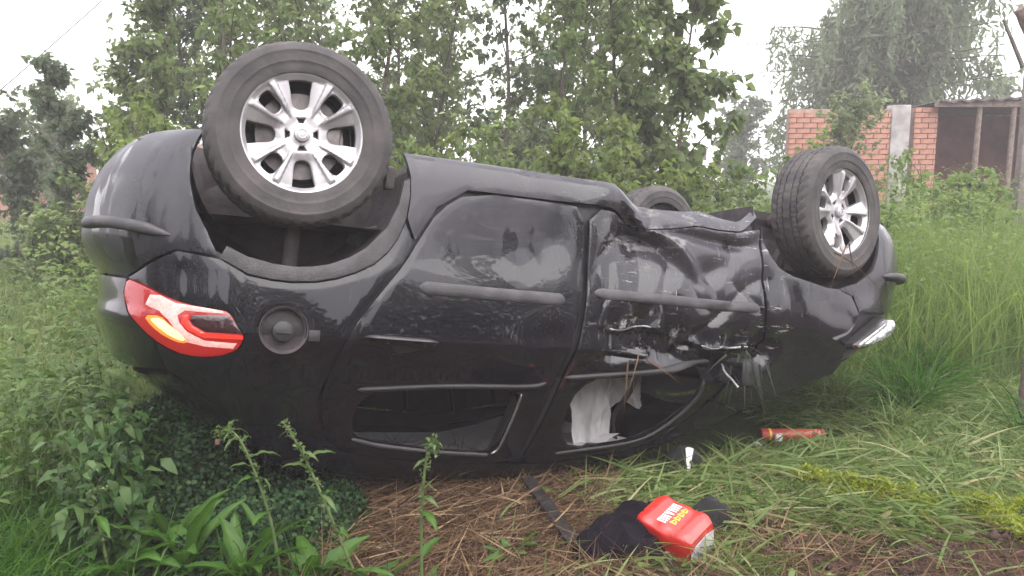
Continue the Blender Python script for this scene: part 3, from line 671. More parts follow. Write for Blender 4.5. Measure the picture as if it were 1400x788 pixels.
# hanging airbags: wavy two-sided cloth with thickness
def airbag(u0, u1, w0, w1, v0, seed, taper):
    a, b = 40, 34; G = np.zeros((2, a, b, 3)); xx_, yy_ = np.meshgrid(np.linspace(0, 1, a), np.linspace(0, 1, b), indexing='ij'); fs = int(seed * 10)
    FO_ = .040 * snoise(xx_ * .9, yy_ * .5, 4.0, 60 + fs, 2) + .022 * (1 - np.abs(snoise(xx_ * 1.2, yy_ * .55, 7.5, 61 + fs, 2))) ** 2 + .008 * snoise(xx_, yy_, 22, 62 + fs, 2)
    for s in (0, 1):
        for i in range(a):
            for j in range(b):
                x = i / (a - 1); y = j / (b - 1)
                sh = 1 - taper * y ** 1.4
                uu = u0 + (u1 - u0) * (.5 + (x - .5) * sh) + .03 * y
                fold = FO_[i, j]
                puff = .035 * math.sin(PI * x) * math.sin(PI * min(1, y * 1.05)) ** .6
                G[s, i, j] = (uu, v0 + fold + (puff if s else -puff), w0 + (w1 - w0) * y + .02 * math.sin(x * 7 + seed))
    m = MB(); m.grid(G[1] - CAR_O); m.grid(G[0][::-1] - CAR_O)
    for idx in (np.s_[:, 0], np.s_[:, -1]): m.grid(np.stack([G[0][idx], G[1][idx]], 0) - CAR_O)
    for idx in (np.s_[0, :], np.s_[-1, :]): m.grid(np.stack([G[1][idx], G[0][idx]], 0) - CAR_O)
    return m.build('airbag', airb, car, True, 50)
airbag(1.22, 1.50, 1.06, 1.475, .56, 0.3, .35)
airbag(1.50, 1.74, 1.05, 1.30, .40, 1.9, .15)
m = MB(); 
G = np.array([[(1.14 + .36 * i / 11, .62 - .30 * j / 7, float(RE(1.14 + .36 * i / 11)) - .095 - .012 * math.sin(i * 1.3 + j)) for j in range(8)] for i in range(12)]); m.grid(G - CAR_O); m.build('sun_visor', airb, car)
m = MB(); m.tube(catmull(np.array([(1.60,.60,1.10),(1.57,.58,1.22),(1.50,.56,1.34),(1.52,.55,1.44)]) - CAR_O, 8), .022, 6, flat=.15); m.build('seat_belt', blackp, car)

# ---- headlamp torn half out, smashed mirror
hl = panel('headlight', [(x-.05,y) for x,y in [(2.63,.962),(2.70,.905),(2.80,.835),(2.87,.795),(2.905,.83),(2.90,.89),(2.80,.945),(2.70,.978)]], blackp, car, 1, off=.02, th=.05, grid=.014, rnd_=1, dents=False)
clear = simple('clear_lens', (.62, .62, .64), (.20, .20, .21), .12, 40, .5, coat=.8, bscale=60, metal=.4)
panel('lens', [(x-.05,y) for x,y in [(2.66,.952),(2.72,.905),(2.81,.843),(2.865,.812),(2.89,.84),(2.885,.885),(2.79,.932),(2.70,.965)]], clear, hl, 1, off=.045, th=.03, grid=.010, rnd_=1, dents=False, shape=lambda q, P: .02 * np.sqrt(np.clip(dist_poly(q, P) / .03, 0, 1)) + .008 * np.abs(snoise(q[:, 0], q[:, 1], 60, 3, 2)))
panel('chrome_trim', [(x-.05,y) for x,y in [(2.64,.955),(2.72,.895),(2.80,.838),(2.815,.846),(2.73,.912),(2.655,.968)]], chrome, hl, 1, off=.062, th=.03, grid=.010, dents=False)
mir = empty('door_mirror', np.array([1.93, .90, 1.10]) - CAR_O); mir.parent = car
V_, F_ = rbox((.055, .085, .06), .03, 3)
V_ = V_ * [1, 1, 1] + .012 * np.stack([snoise(V_[:, 0] * 9, V_[:, 1] * 9, 3, 1), snoise(V_[:, 1] * 9, V_[:, 2] * 9, 3, 2), snoise(V_[:, 2] * 9, V_[:, 0] * 9, 3, 3)], 1)
obj('housing', V_, F_, blackp, mir, True, 30)
m = MB(); m.tube(catmull([(-.06,-.06,-.03),(-.075,-.02,.0),(-.075,.03,.03),(-.065,.06,.06)], 5), [.0045]*15+[.006], 6); m.build('broken_edge', rawm, mir)
m = MB(); m.box((-.058, .0, .0), (.004, .07, .045)); m.build('mirror_glass', glassd, mir)
m = MB(); m.tube([(0,-.12,0.01),(0,-.04,.0)], .02, 8); m.build('mirror_arm', blackp, mir)

# ------------------------------------------------------------------ ground
def at(px, py, Y):
    """world point at distance Y seen at photo pixel (px, py) from the photographer's place"""
    c, s = math.cos(PITCH), math.sin(PITCH); xc = (px - 700) / 1099.; yc = (394 - py) / 1099.
    k = Y / (c + yc * s); return np.array([xc * k, Y, CAMZ + k * (-s + yc * c)])
def gh(x, y):
    x = np.asarray(x, float); y = np.asarray(y, float)
    h = .035 * snoise(x, y, 1.1, 21, 3) + .012 * snoise(x, y, 6.0, 22, 2)
    h = h - .02 - .16 * np.exp(-((x - .3) / 1.7) ** 2 - ((y - 4.45) / .55) ** 2)          # the roof has pressed a hollow
    h = h + .05 * np.exp(-((x + 1.3) / .7) ** 2 - ((y - 3.0) / .6) ** 2)
    f = np.clip((np.hypot(x, y) - 12) / 40, 0, 1); return h * (1 - f)
def axis_(a, b, st, far):
    m = np.arange(a, b + 1e-6, st); g = [b]; d = st
    while g[-1] < far: d *= 1.5; g.append(g[-1] + d)
    l = [a]; d = st
    while l[-1] > -far: d *= 1.5; l.append(l[-1] - d)
    return np.r_[l[:0:-1], m, g[1:]]
gx, gy = axis_(-5, 6, .06, 900), axis_(-1, 9, .06, 900)
X, Y = np.meshgrid(gx, gy, indexing='ij')
def soilw(x, y): return sst(x + .12 * snoise(x, y, 6, 3, 2), .95, 1.15) * (1 - sst(y + .10 * snoise(x, y, 7, 5, 2), 2.80, 3.0))
def straww(x, y):
    a = sst(x, -.85, -.55) * (1 - sst(x, .22, .50)) * (1 - sst(y, 3.3, 3.7))
    b = np.exp(-((x - .98) / .28) ** 2 - ((y - 2.72) / .32) ** 2) + np.exp(-((x - .55) / .3) ** 2 - ((y - 2.30) / .25) ** 2)
    return np.clip(a + b, 0, 1)
Z = gh(X, Y)
dry = np.maximum(straww(X, Y), soilw(X, Y))
def ground_mat():
    m, t, b = nmat('earth')
    tcn = node(t, 'ShaderNodeTexCoord'); a = node(t, 'ShaderNodeAttribute'); a.attribute_name = 'dry'
    n1 = node(t, 'ShaderNodeTexNoise'); n1.inputs['Scale'].default_value = 9; n1.inputs['Detail'].default_value = 8; n1.inputs['Roughness'].default_value = .65
    n2 = node(t, 'ShaderNodeTexNoise'); n2.inputs['Scale'].default_value = .8; n2.inputs['Detail'].default_value = 6
    for n in (n1, n2): t.links.new(tcn.outputs['Object'], n.inputs['Vector'])
    r1 = ramp(t, [(.3, (.022, .011, .008)), (.5, (.055, .028, .019)), (.72, (.095, .055, .040))]); t.links.new(n1.outputs['Fac'], r1.inputs[0])
    r2 = ramp(t, [(.35, (.020, .030, .010)), (.65, (.050, .070, .022))]); t.links.new(n2.outputs['Fac'], r2.inputs[0])
    mx_ = node(t, 'ShaderNodeMix', data_type='RGBA'); t.links.new(a.outputs['Fac'], mx_.inputs[0]); t.links.new(r2.outputs[0], mx_.inputs[6]); t.links.new(r1.outputs[0], mx_.inputs[7])
    t.links.new(mx_.outputs[2], b.inputs['Base Color']); b.inputs['Roughness'].default_value = .95; b.inputs['Specular IOR Level'].default_value = .15
    bp = node(t, 'ShaderNodeBump'); bp.inputs['Strength'].default_value = .9; bp.inputs['Distance'].default_value = .03
    t.links.new(n1.outputs['Fac'], bp.inputs['Height']); t.links.new(bp.outputs[0], b.inputs['Normal']); return m
na, nb = X.shape; I = np.arange(na * nb).reshape(na, nb)
F = np.stack([I[:-1, :-1], I[1:, :-1], I[1:, 1:], I[:-1, 1:]], -1).reshape(-1, 4)
Z = Z + soilw(X, Y) * (.035 * snoise(X, Y, 9, 31, 3) + .02)
g = obj('ground', np.stack([X, Y, Z], -1).reshape(-1, 3), F, ground_mat(), attrs={'dry': dry.ravel()}); tag(g, kind='structure')

# ------------------------------------------------------------------ grass, straw and leaves (numpy)
def unit(v): return v / (np.linalg.norm(v, axis=-1, keepdims=True) + 1e-9)
def blades(base, d0, L, W, bend, segs=3, push=None):
    """curved tapering blades -> V, F (triangles), owner index"""
    n = len(base); s = np.linspace(0, 1, segs + 1); d0 = unit(d0)
    hv = d0 * [1, 1, 0]; hv = hv + R.normal(0, .25, hv.shape) * [1, 1, 0]
    side = unit(np.cross(d0, R.normal(0, 1, (n, 3))))
    V = np.zeros((n, 2 * segs + 1, 3))
    for k in range(segs + 1):
        c = base + L[:, None] * (d0 * s[k] + hv * (bend * .6 * s[k] ** 2)[:, None] + np.array([0, 0, -1.]) * (bend * .75 * s[k] ** 2.2)[:, None])
        w = (W * (1 - s[k] ** 1.7) * .5)[:, None] if k < segs else 0
        if k < segs: V[:, 2 * k] = c - side * w; V[:, 2 * k + 1] = c + side * w
        else: V[:, -1] = c
    T = []
    for k in range(segs - 1): a = 2 * k; T += [(a, a + 1, a + 3), (a, a + 3, a + 2)]
    a = 2 * (segs - 1); T.append((a, a + 1, a + 2))
    T = np.array(T); m = 2 * segs + 1
    F = (T[None] + (np.arange(n) * m)[:, None, None]).reshape(-1, 3)
    return V.reshape(-1, 3), F, np.repeat(np.arange(n), m)
def leaves(base, d, nrm, L, W, droop=.15, mid=.38):
    """flat pointed leaves, 4 triangles each, tip bent down a little"""
    n = len(base); d = unit(d); s = unit(np.cross(nrm, d)); up = np.cross(d, s)
    L = L[:, None]; W = W[:, None]
    V = np.zeros((n, 6, 3))
    V[:, 0] = base
    c1 = base + d * L * mid; c2 = base + d * L * (mid + .33) - up * L * droop * .5
    f = up * W * .22
    V[:, 1] = c1 - s * W * .5 + f; V[:, 2] = c1 + s * W * .5 + f
    V[:, 3] = c2 - s * W * .36 + f * .5; V[:, 4] = c2 + s * W * .36 + f * .5
    V[:, 5] = base + d * L - up * L * droop
    T = np.array([(0, 2, 1), (1, 2, 4), (1, 4, 3), (3, 4, 5)])
    F = (T[None] + (np.arange(n) * 6)[:, None, None]).reshape(-1, 3)
    return V.reshape(-1, 3), F, np.repeat(np.arange(n), 6)
def join(parts):
    V, F, Q = [], [], []; n = 0
    for v, f, q in parts: V.append(v); F.append(f + n); Q.append(q); n += len(v)
    return np.concatenate(V), np.concatenate(F), np.concatenate(Q)
def rdir(n, el0, el1):
    a = R.uniform(0, 2 * PI, n); e = np.radians(R.uniform(el0, el1, n)); return np.stack([np.cos(a) * np.cos(e), np.sin(a) * np.cos(e), np.sin(e)], 1)
def scatter(n, x0, x1, y0, y1, keep=None):
    o = np.zeros((0, 2))
    while len(o) < n:
        q = np.stack([R.uniform(x0, x1, n), R.uniform(y0, y1, n)], 1)
        if keep is not None: q = q[R.random(len(q)) < keep(q[:, 0], q[:, 1])]
        o = np.vstack([o, q])
        if keep is not None and len(q) == 0: break
    o = o[:n]; return np.column_stack([o, gh(o[:, 0], o[:, 1])])
def in_view(x, y, m=.15): return (np.abs(x) < y * .70 + m + 1.1)
# the car's footprint (roof on the ground) - no upright growth through it
def under_car(x, y, grow=0.0):
    dx, dy = x - car_world(1.0, 0, 1.5)[0], y - car_world(1.0, 0, 1.5)[1]
    uu = dx * U_[0] + dy * U_[1]; vv = dx * N_[0] + dy * N_[1]
    uu /= np.hypot(U_[0], U_[1]); vv /= np.hypot(N_[0], N_[1])
    return (uu > -1.45 - grow) & (uu < 2.2 + grow) & (np.abs(vv) < .86 + grow)
GREEN = [(0, (.035, .070, .010)), (.35, (.060, .115, .020)), (.7, (.090, .150, .036)), (1, (.14, .185, .060))]
m_lush = leafmat('lush_grass', [(0, (.018, .060, .006)), (.5, (.045, .120, .012)), (1, (.11, .185, .035))], .45)
m_cut = leafmat('cut_grass', [(0, (.048, .085, .016)), (.4, (.092, .150, .032)), (.72, (.16, .210, .068)), (.93, (.23, .25, .11)), (1, (.29, .26, .13))], .38)
m_straw = leafmat('dry_straw', [(0, (.022, .010, .006)), (.4, (.075, .038, .018)), (.8, (.165, .098, .050)), (1, (.30, .21, .12))], .12, .7)
m_field = leafmat('field_grass', [(0, (.070, .110, .026)), (.5, (.125, .175, .052)), (.85, (.19, .215, .095)), (1, (.25, .235, .13))], .5)
m_pale = leafmat('pale_field_grass', [(0, (.11, .15, .045)), (.5, (.19, .225, .085)), (1, (.29, .28, .15))], .5)
m_pale2 = leafmat('bank_grass', [(0, (.085, .140, .030)), (.5, (.155, .220, .060)), (1, (.24, .28, .11))], .55)
m_weed = leafmat('weed_leaf', GREEN, .35)
m_weedl = leafmat('pale_weed_leaf', [(0, (.080, .130, .030)), (.5, (.140, .200, .058)), (1, (.21, .26, .105))], .55)
m_ivy = leafmat('dark_creeper_leaf', [(0, (.006, .018, .006)), (.5, (.015, .040, .012)), (.9, (.032, .070, .022)), (1, (.055, .095, .035))], .2, .6, .2)
m_moss = leafmat('yellow_green_moss', [(0, (.11, .14, .012)), (.5, (.22, .26, .025)), (1, (.32, .34, .06))], .45)
m_leafg = leafmat('tree_leaf', [(0, (.085, .115, .042)), (.45, (.135, .180, .070)), (.8, (.175, .215, .095)), (1, (.215, .245, .125))], .68)
m_leafd = leafmat('dark_tree_leaf', [(0, (.065, .090, .052)), (.6, (.105, .140, .078)), (1, (.15, .18, .10))], .62)
m_leafp = leafmat('pale_tree_leaf', [(0, (.115, .145, .070)), (.5, (.17, .205, .105)), (1, (.225, .25, .145))], .68)
m_leafy = leafmat('yellow_green_leaf', [(0, (.085, .120, .030)), (.5, (.140, .185, .055)), (1, (.20, .24, .085))], .6)
m_willow = leafmat('willow_leaf', [(0, (.095, .125, .070)), (.6, (.145, .180, .105)), (1, (.20, .235, .15))], .6)
bark = simple('bark', (.095, .080, .062), (.045, .036, .028), .9, 14, .6, bscale=40)
stemm = simple('green_stem', (.10, .14, .045), (.060, .095, .028), .6, 20)

# -- lush long grass, lower left
P = scatter(9000, -2.4, -.55, 2.05, 3.4, lambda x, y: (1 - .93 * sst(x, -1.55 + .12 * (y - 2.3), -1.30 + .12 * (y - 2.3))) * ~under_car(x, y))
d = unit(rdir(len(P), 45, 85) + [0.25, -.05, 0]); L = R.uniform(.16, .42, len(P)); 
V, F, q = blades(P, d, L, R.uniform(.004, .009, len(P)), R.uniform(.2, 1.0, len(P)), 4); rv = np.clip(R.normal(.5, .22, len(P)), 0, 1)
tag(obj('lush_grass', V, F, m_lush, rnd=rv[q]), kind='stuff')
# -- field grass on the left and behind the car
P = scatter(60000, -15, 12, 3.3, 20, lambda x, y: in_view(x, y) * ~under_car(x, y, .05) * (1 - .75 * sst(y, 8, 18)) * (.35 + .65 * (x < -1.0 + .0 * y)) * (~((x > .2) & (y < 5.4))))
n = len(P); big = sst(P[:, 1], 3.3, 9)
V, F, q = blades(P, rdir(n, 50, 88), R.uniform(.22, .50, n) * (.8 + .5 * big), R.uniform(.005, .010, n) * (1 + 1.2 * big), R.uniform(.1, .8, n), 3); rv = np.clip(R.normal(.45, .22, n) + .25 * snoise(P[:, 0], P[:, 1], .9, 5), 0, 1)
tag(obj('field_grass', V, F, m_field, rnd=rv[q]), kind='stuff')
P = scatter(30000, -15, -1.6, 5.0, 19, lambda x, y: in_view(x, y)); n = len(P); big = sst(P[:, 1], 5, 14)
V, F, q = blades(P, rdir(n, 55, 88), R.uniform(.25, .55, n), R.uniform(.006, .010, n) * (1 + 1.6 * big), R.uniform(.1, .9, n), 3); rv = np.clip(R.normal(.5, .22, n) + .3 * snoise(P[:, 0], P[:, 1], .7, 35), 0, 1)
tag(obj('pale_field_grass', V, F, m_pale, rnd=rv[q]), kind='stuff')
# -- cut grass lying on the right
def cutk(x, y): return in_view(x, y) * (1 - .93 * np.clip(straww(x, y), 0, 1)) * (1 - .96 * soilw(x, y)) * (x > -.25 + .3 * (y - 2.3)) * np.where(under_car(x, y, -.30), .0, 1)
P = scatter(34000, -.3, 4.8, 2.15, 5.6, cutk); n = len(P); P[:, 2] += R.uniform(0, .055, n) * (.4 + .6 * (snoise(P[:, 0], P[:, 1], 4, 9, 2) > 0))
cl = snoise(P[:, 0], P[:, 1], 2.2, 15, 2) * 2.5; a = cl + R.normal(0, 1.1, n); e = np.radians(np.abs(R.normal(6, 14, n)))
d = np.stack([np.cos(a) * np.cos(e), np.sin(a) * np.cos(e), np.sin(e)], 1)
V, F, q = blades(P, d, R.uniform(.07, .30, n), R.lognormal(-5.15, .42, n), R.uniform(.0, .45, n), 3); rv = np.clip(R.normal(.5, .2, n) + .2 * snoise(P[:, 0], P[:, 1], 2.6, 8), 0, 1)
V[:, 2] = np.maximum(V[:, 2], gh(V[:, 0], V[:, 1]) + .004)
tag(obj('cut_grass', V, F, m_cut, rnd=rv[q]), kind='stuff')
P = scatter(6500, .0, 4.2, 2.4, 5.8, lambda x, y: cutk(x, y) * sst(snoise(x, y, 2.0, 33, 2), -.3, .6) * (1 - .8 * under_car(x, y, .0))); n = len(P)
V, F, q = blades(P, rdir(n, 35, 85), R.uniform(.07, .20, n) * (1 + .5 * sst(P[:, 1], 3.6, 5)), R.uniform(.004, .008, n), R.uniform(.2, 1.0, n), 4); rv = np.clip(R.normal(.55, .2, n), 0, 1)
tag(obj('short_grass', V, F, m_cut, rnd=rv[q]), kind='stuff')
P = scatter(4200, -.1, 4.2, 2.3, 5.4, lambda x, y: cutk(x, y) * (1 - .8 * under_car(x, y, .0))); n = len(P); P[:, 2] += R.uniform(.01, .07, n); L = R.uniform(.025, .07, n)
V, F, q = leaves(P, rdir(n, -10, 35), unit(R.normal(0, .6, (n, 3)) + [0, 0, 1]), L, L * .42, .3)
tag(obj('cut_leaves', V, F, m_cut, rnd=np.clip(R.normal(.6, .2, n), 0, 1)[q]), kind='stuff')
# -- dry straw
P = scatter(15000, -1.1, 2.1, 2.0, 3.9, lambda x, y: np.clip(straww(x, y) * (1 - .8 * soilw(x, y)) + .07 * soilw(x, y) + .03, 0, 1)); n = len(P); P[:, 2] += R.uniform(0, .05, n)
a = snoise(P[:, 0], P[:, 1], 2.5, 25, 2) * 2.0 + R.normal(0, .8, n) + 1.0; e = np.radians(R.normal(5, 13, n))
d = np.stack([np.cos(a) * np.cos(e), np.sin(a) * np.cos(e), np.sin(e)], 1)
V, F, q = blades(P, d, R.uniform(.07, .32, n), R.uniform(.0022, .0055, n), R.uniform(-.1, .35, n), 3); rv = np.clip(R.normal(.45, .25, n), 0, 1)
V[:, 2] = np.maximum(V[:, 2], gh(V[:, 0], V[:, 1]) + .003)
tag(obj('dry_straw', V, F, m_straw, rnd=rv[q]), kind='stuff')
P = scatter(1900, -1.0, 2.0, 2.1, 3.5, lambda x, y: np.clip(straww(x, y) * (1 - .6 * soilw(x, y)) + .10 * soilw(x, y), 0, 1)); n = len(P); P[:, 2] += R.uniform(.02, .06, n)
a = R.uniform(0, 2 * PI, n); e = np.radians(R.normal(4, 14, n)); d = np.stack([np.cos(a) * np.cos(e), np.sin(a) * np.cos(e), np.sin(e)], 1)
V, F, q = blades(P, d, R.uniform(.08, .24, n), R.uniform(.0045, .0085, n), R.uniform(-.1, .3, n), 3); V[:, 2] = np.maximum(V[:, 2], gh(V[:, 0], V[:, 1]) + .006)
tag(obj('loose_straw', V, F, m_straw, rnd=np.clip(R.normal(.78, .18, n), 0, 1)[q]), kind='stuff')
P = scatter(6500, -.2, 4.2, 2.15, 5.4, lambda x, y: cutk(x, y) * (1 - .8 * under_car(x, y, -.1))); n = len(P); P[:, 2] += R.uniform(.01, .07, n)
a = snoise(P[:, 0], P[:, 1], 2.2, 15, 2) * 2.5 + R.normal(0, 1.3, n); e = np.radians(np.abs(R.normal(8, 16, n))); d = np.stack([np.cos(a) * np.cos(e), np.sin(a) * np.cos(e), np.sin(e)], 1)
V, F, q = blades(P, d, R.uniform(.10, .30, n), R.uniform(.007, .014, n), R.uniform(.0, .5, n), 4); V[:, 2] = np.maximum(V[:, 2], gh(V[:, 0], V[:, 1]) + .006)
tag(obj('broad_cut_grass', V, F, m_cut, rnd=np.clip(R.normal(.66, .2, n), 0, 1)[q]), kind='stuff')
# -- soil crumbs
P = scatter(2600, .9, 2.2, 2.1, 3.0, soilw); n = len(P); T8 = np.array([[1,0,0],[-1,0,0],[0,1,0],[0,-1,0],[0,0,1],[0,0,-1]], float)
FO = np.array([(0,2,4),(2,1,4),(1,3,4),(3,0,4),(2,0,5),(1,2,5),(3,1,5),(0,3,5)])
V = (P[:, None] + [0, 0, .03] + T8[None] * (R.lognormal(-5.4, .6, n))[:, None, None] * R.uniform(.6, 1.3, (n, 6, 1))).reshape(-1, 3); F = (FO[None] + (np.arange(n) * 6)[:, None, None]).reshape(-1, 3)
tag(obj('soil_crumbs', V, F, simple('soil', (.070, .034, .024), (.030, .015, .011), .95, 20), smooth=False), kind='stuff')

# -- weeds: upright stems with small leaves; several stuff masses
m_dockw = leafmat('dark_weed_leaf', [(0, (.015, .040, .008)), (.5, (.036, .085, .018)), (1, (.085, .14, .040))], .35, .5)  # darker green leaf tones for the weeds among the creeper
def weed_mass(name, P, h0, h1, nl, l0, l1, mat, ratio=.38, bush=.12, droop=.2, low=.15, el=(-20, 45)):
    n = len(P); H = R.uniform(h0, h1, n); d = unit(rdir(n, 68, 90)); tone = np.clip(R.normal(.5, .2, n) + .25 * snoise(P[:, 0], P[:, 1], 1.3, 4), 0, 1)
    V1, F1, q1 = blades(P, d, H, R.uniform(.005, .008, n), R.uniform(0, .12, n), 3)
    k = np.repeat(np.arange(n), nl); s = R.uniform(low, 1.0, len(k)) ** .85
    b = P[k] + d[k] * (H[k] * s)[:, None] + R.normal(0, bush, (len(k), 3)) * [1, 1, .35] * (1.1 - .6 * s)[:, None]
    ld = rdir(len(k), *el); L = R.uniform(l0, l1, len(k)) * (1.25 - .6 * s); nr = unit(np.array([0, 0, 1.]) + R.normal(0, .35, (len(k), 3)))
    V2, F2, q2 = leaves(b, ld, nr, L, L * ratio * R.uniform(.8, 1.25, len(k)), droop)
    V, F, _ = join([(V1, F1, q1), (V2, F2, q2)])
    rv = np.r_[tone[q1] * .7, np.clip(tone[k] + R.normal(0, .16, len(k)), 0, 1)[q2]]
    o = obj(name, V, F, mat, rnd=rv); tag(o, kind='stuff'); return o
weed_mass('tall_weeds', scatter(1250, 1.2, 9, 5.4, 12.5, lambda x, y: in_view(x, y) * (x > .28 * y + .3) * ~under_car(x, y, .25)), .75, 1.5, 26, .035, .085, m_weedl, ratio=.30, bush=.085)
P = scatter(36000, 1.3, 10.5, 4.9, 12.5, lambda x, y: in_view(x, y) * (x > .28 * y + .2) * ~under_car(x, y, .2)); n = len(P)
V, F, q = blades(P, rdir(n, 62, 89), R.uniform(.4, 1.5, n), R.uniform(.005, .011, n), R.uniform(.1, .8, n), 4); rv = np.clip(R.normal(.5, .2, n), 0, 1)
tag(obj('tall_grass', V, F, m_pale2, rnd=rv[q]), kind='stuff')
weed_mass('field_weeds', scatter(300, -11, -1.2, 3.4, 9, lambda x, y: in_view(x, y) * (1 - .8 * sst(y, 4.6, 6)) * ~under_car(x, y, .05) * sst(snoise(x, y, 1.2, 13, 2), -.2, .4)), .25, .65, 20, .04, .09, m_weed, bush=.08)
weed_mass('side_weeds', scatter(110, -2.6, -1.25, 2.7, 4.4, lambda x, y: in_view(x, y) * ~under_car(x, y, .0)), .25, .75, 26, .035, .085, m_weed, ratio=.42, bush=.06)
weed_mass('back_weeds', scatter(700, -3.5, 3.5, 5.4, 7.2, lambda x, y: ~under_car(x, y, .3)), .6, 1.25, 22, .05, .10, m_weedl, bush=.09)
# -- dark creeping plant piled against the rear of the car
n = 27000; u_ = R.uniform(0, 2 * PI, n); r_ = np.sqrt(R.random(n)); cx, cy = -1.10, 2.90
x = cx + .60 * r_ * np.cos(u_); y = cy + .46 * r_ * np.sin(u_); hz = .36 * (1 - r_ ** 2) ** .8 * np.clip(1 + .75 * snoise(x, y, 5.5, 41, 3), .15, 2)
P = np.stack([x, y, gh(x, y) + hz - R.uniform(0, .12, n)], 1); nr = unit(np.stack([(x - cx) / .3, (y - cy) / .25 - .2, np.full(n, .8)], 1) + R.normal(0, .4, (n, 3)))
dd_ = unit(np.cross(nr, R.normal(0, 1, (n, 3))) + [0, 0, -.4]); L = R.uniform(.010, .025, n)
V, F, q = leaves(P, dd_, nr, L, L * .75, .25, .45); rv = np.clip(R.normal(.5, .3, n) + .2 * snoise(x, y, 8, 44, 2), 0, 1)
tag(obj('dark_creeper', V, F, m_ivy, rnd=rv[q]), kind='stuff')
weed_mass('creeper_weeds', scatter(95, -1.42, -.62, 2.5, 3.1, lambda x, y: ~under_car(x, y, .0) * (snoise(x, y, 4, 55, 2) > -.1)), .15, .55, 18, .04, .10, m_dockw, ratio=.40, bush=.05, el=(-50, 30), droop=.35)
P = scatter(11000, -3.6, -1.30, 2.75, 6.5, lambda x, y: ~under_car(x, y, .05)); n = len(P)
V, F, q = blades(P, unit(rdir(n, 55, 88) + [.1, 0, 0]), R.uniform(.22, .62, n), R.uniform(.004, .010, n), R.uniform(.2, 1.1, n), 5); rv = np.clip(R.normal(.6, .22, n), 0, 1)
tag(obj('long_grass', V, F, m_field, rnd=rv[q]), kind='stuff')
# -- yellow green mossy strip
n = 22000; s = R.random(n); w = R.normal(0, .085, n) * (.35 + .55 * np.abs(np.sin(s * 11)) + 1.0 * s ** 2) + .05 * np.sin(s * 14); Pm = catmull(np.array([(1.22, 3.32), (1.45, 3.20), (1.66, 3.16), (1.85, 3.02), (2.15, 2.93)]), 12); t = s * (len(Pm) - 1); i = t.astype(int).clip(0, len(Pm) - 2); f = (t - i)[:, None]
c = Pm[i] * (1 - f) + Pm[i + 1] * f; x = c[:, 0] + R.normal(0, .012, n); y = c[:, 1] + w * (.7 + .5 * np.sin(s * 17)); P = np.stack([x, y, gh(x, y) + .022 + .050 * np.exp(-(w / .08) ** 2) * (.3 + .7 * np.sin(s * 23) ** 2) + R.uniform(0, .04, n)], 1)
P = P[snoise(x, y, 13, 71, 2) + R.normal(0, .25, n) > -.12]; n = len(P)
L = R.uniform(.010, .034, n); V, F, q = leaves(P, rdir(n, -5, 60), unit(R.normal(0, 1, (n, 3)) + [0, 0, .6]), L, L * .28, .2); rv = np.clip(R.normal(.5, .28, n), 0, 1)
tag(obj('moss', V, F, m_moss, rnd=rv[q]), kind='stuff')

# -- long arching tussocks near the post
def tussock(x, y, n, l0, l1, label, mat=m_cut, lean=(0, 0, 0)):
    P = np.column_stack([R.normal(x, .05, n), R.normal(y, .05, n)]); P = np.column_stack([P, gh(P[:, 0], P[:, 1])])
    V, F, q = blades(P, unit(rdir(n, 40, 85) + np.array(lean)), R.uniform(l0, l1, n), R.uniform(.006, .012, n), R.uniform(.4, 1.15, n), 6)
    o = obj('grass_tussock', V, F, mat, rnd=np.clip(R.normal(.5, .2, n), 0, 1)[q]); tag(o, label, 'grass tussock', 'long grass tussocks by the fence post'); return o
tussock(2.30, 4.55, 300, .4, .95, 'tallest arching grass tussock just left of the wooden post', m_lush, (-.1, 0, 0))
tussock(1.95, 4.75, 240, .35, .8, 'arching grass tussock between the broken headlamp and the tallest tussock', m_cut, (-.1, 0, 0))
tussock(2.62, 4.95, 240, .4, .9, 'grass tussock growing behind the wooden post', m_lush)
tussock(2.05, 4.15, 150, .25, .5, 'low spreading grass tussock in front of the arching ones', m_cut)
tussock(2.72, 3.95, 170, .3, .6, 'grass tussock at the foot of the wooden post', m_lush)

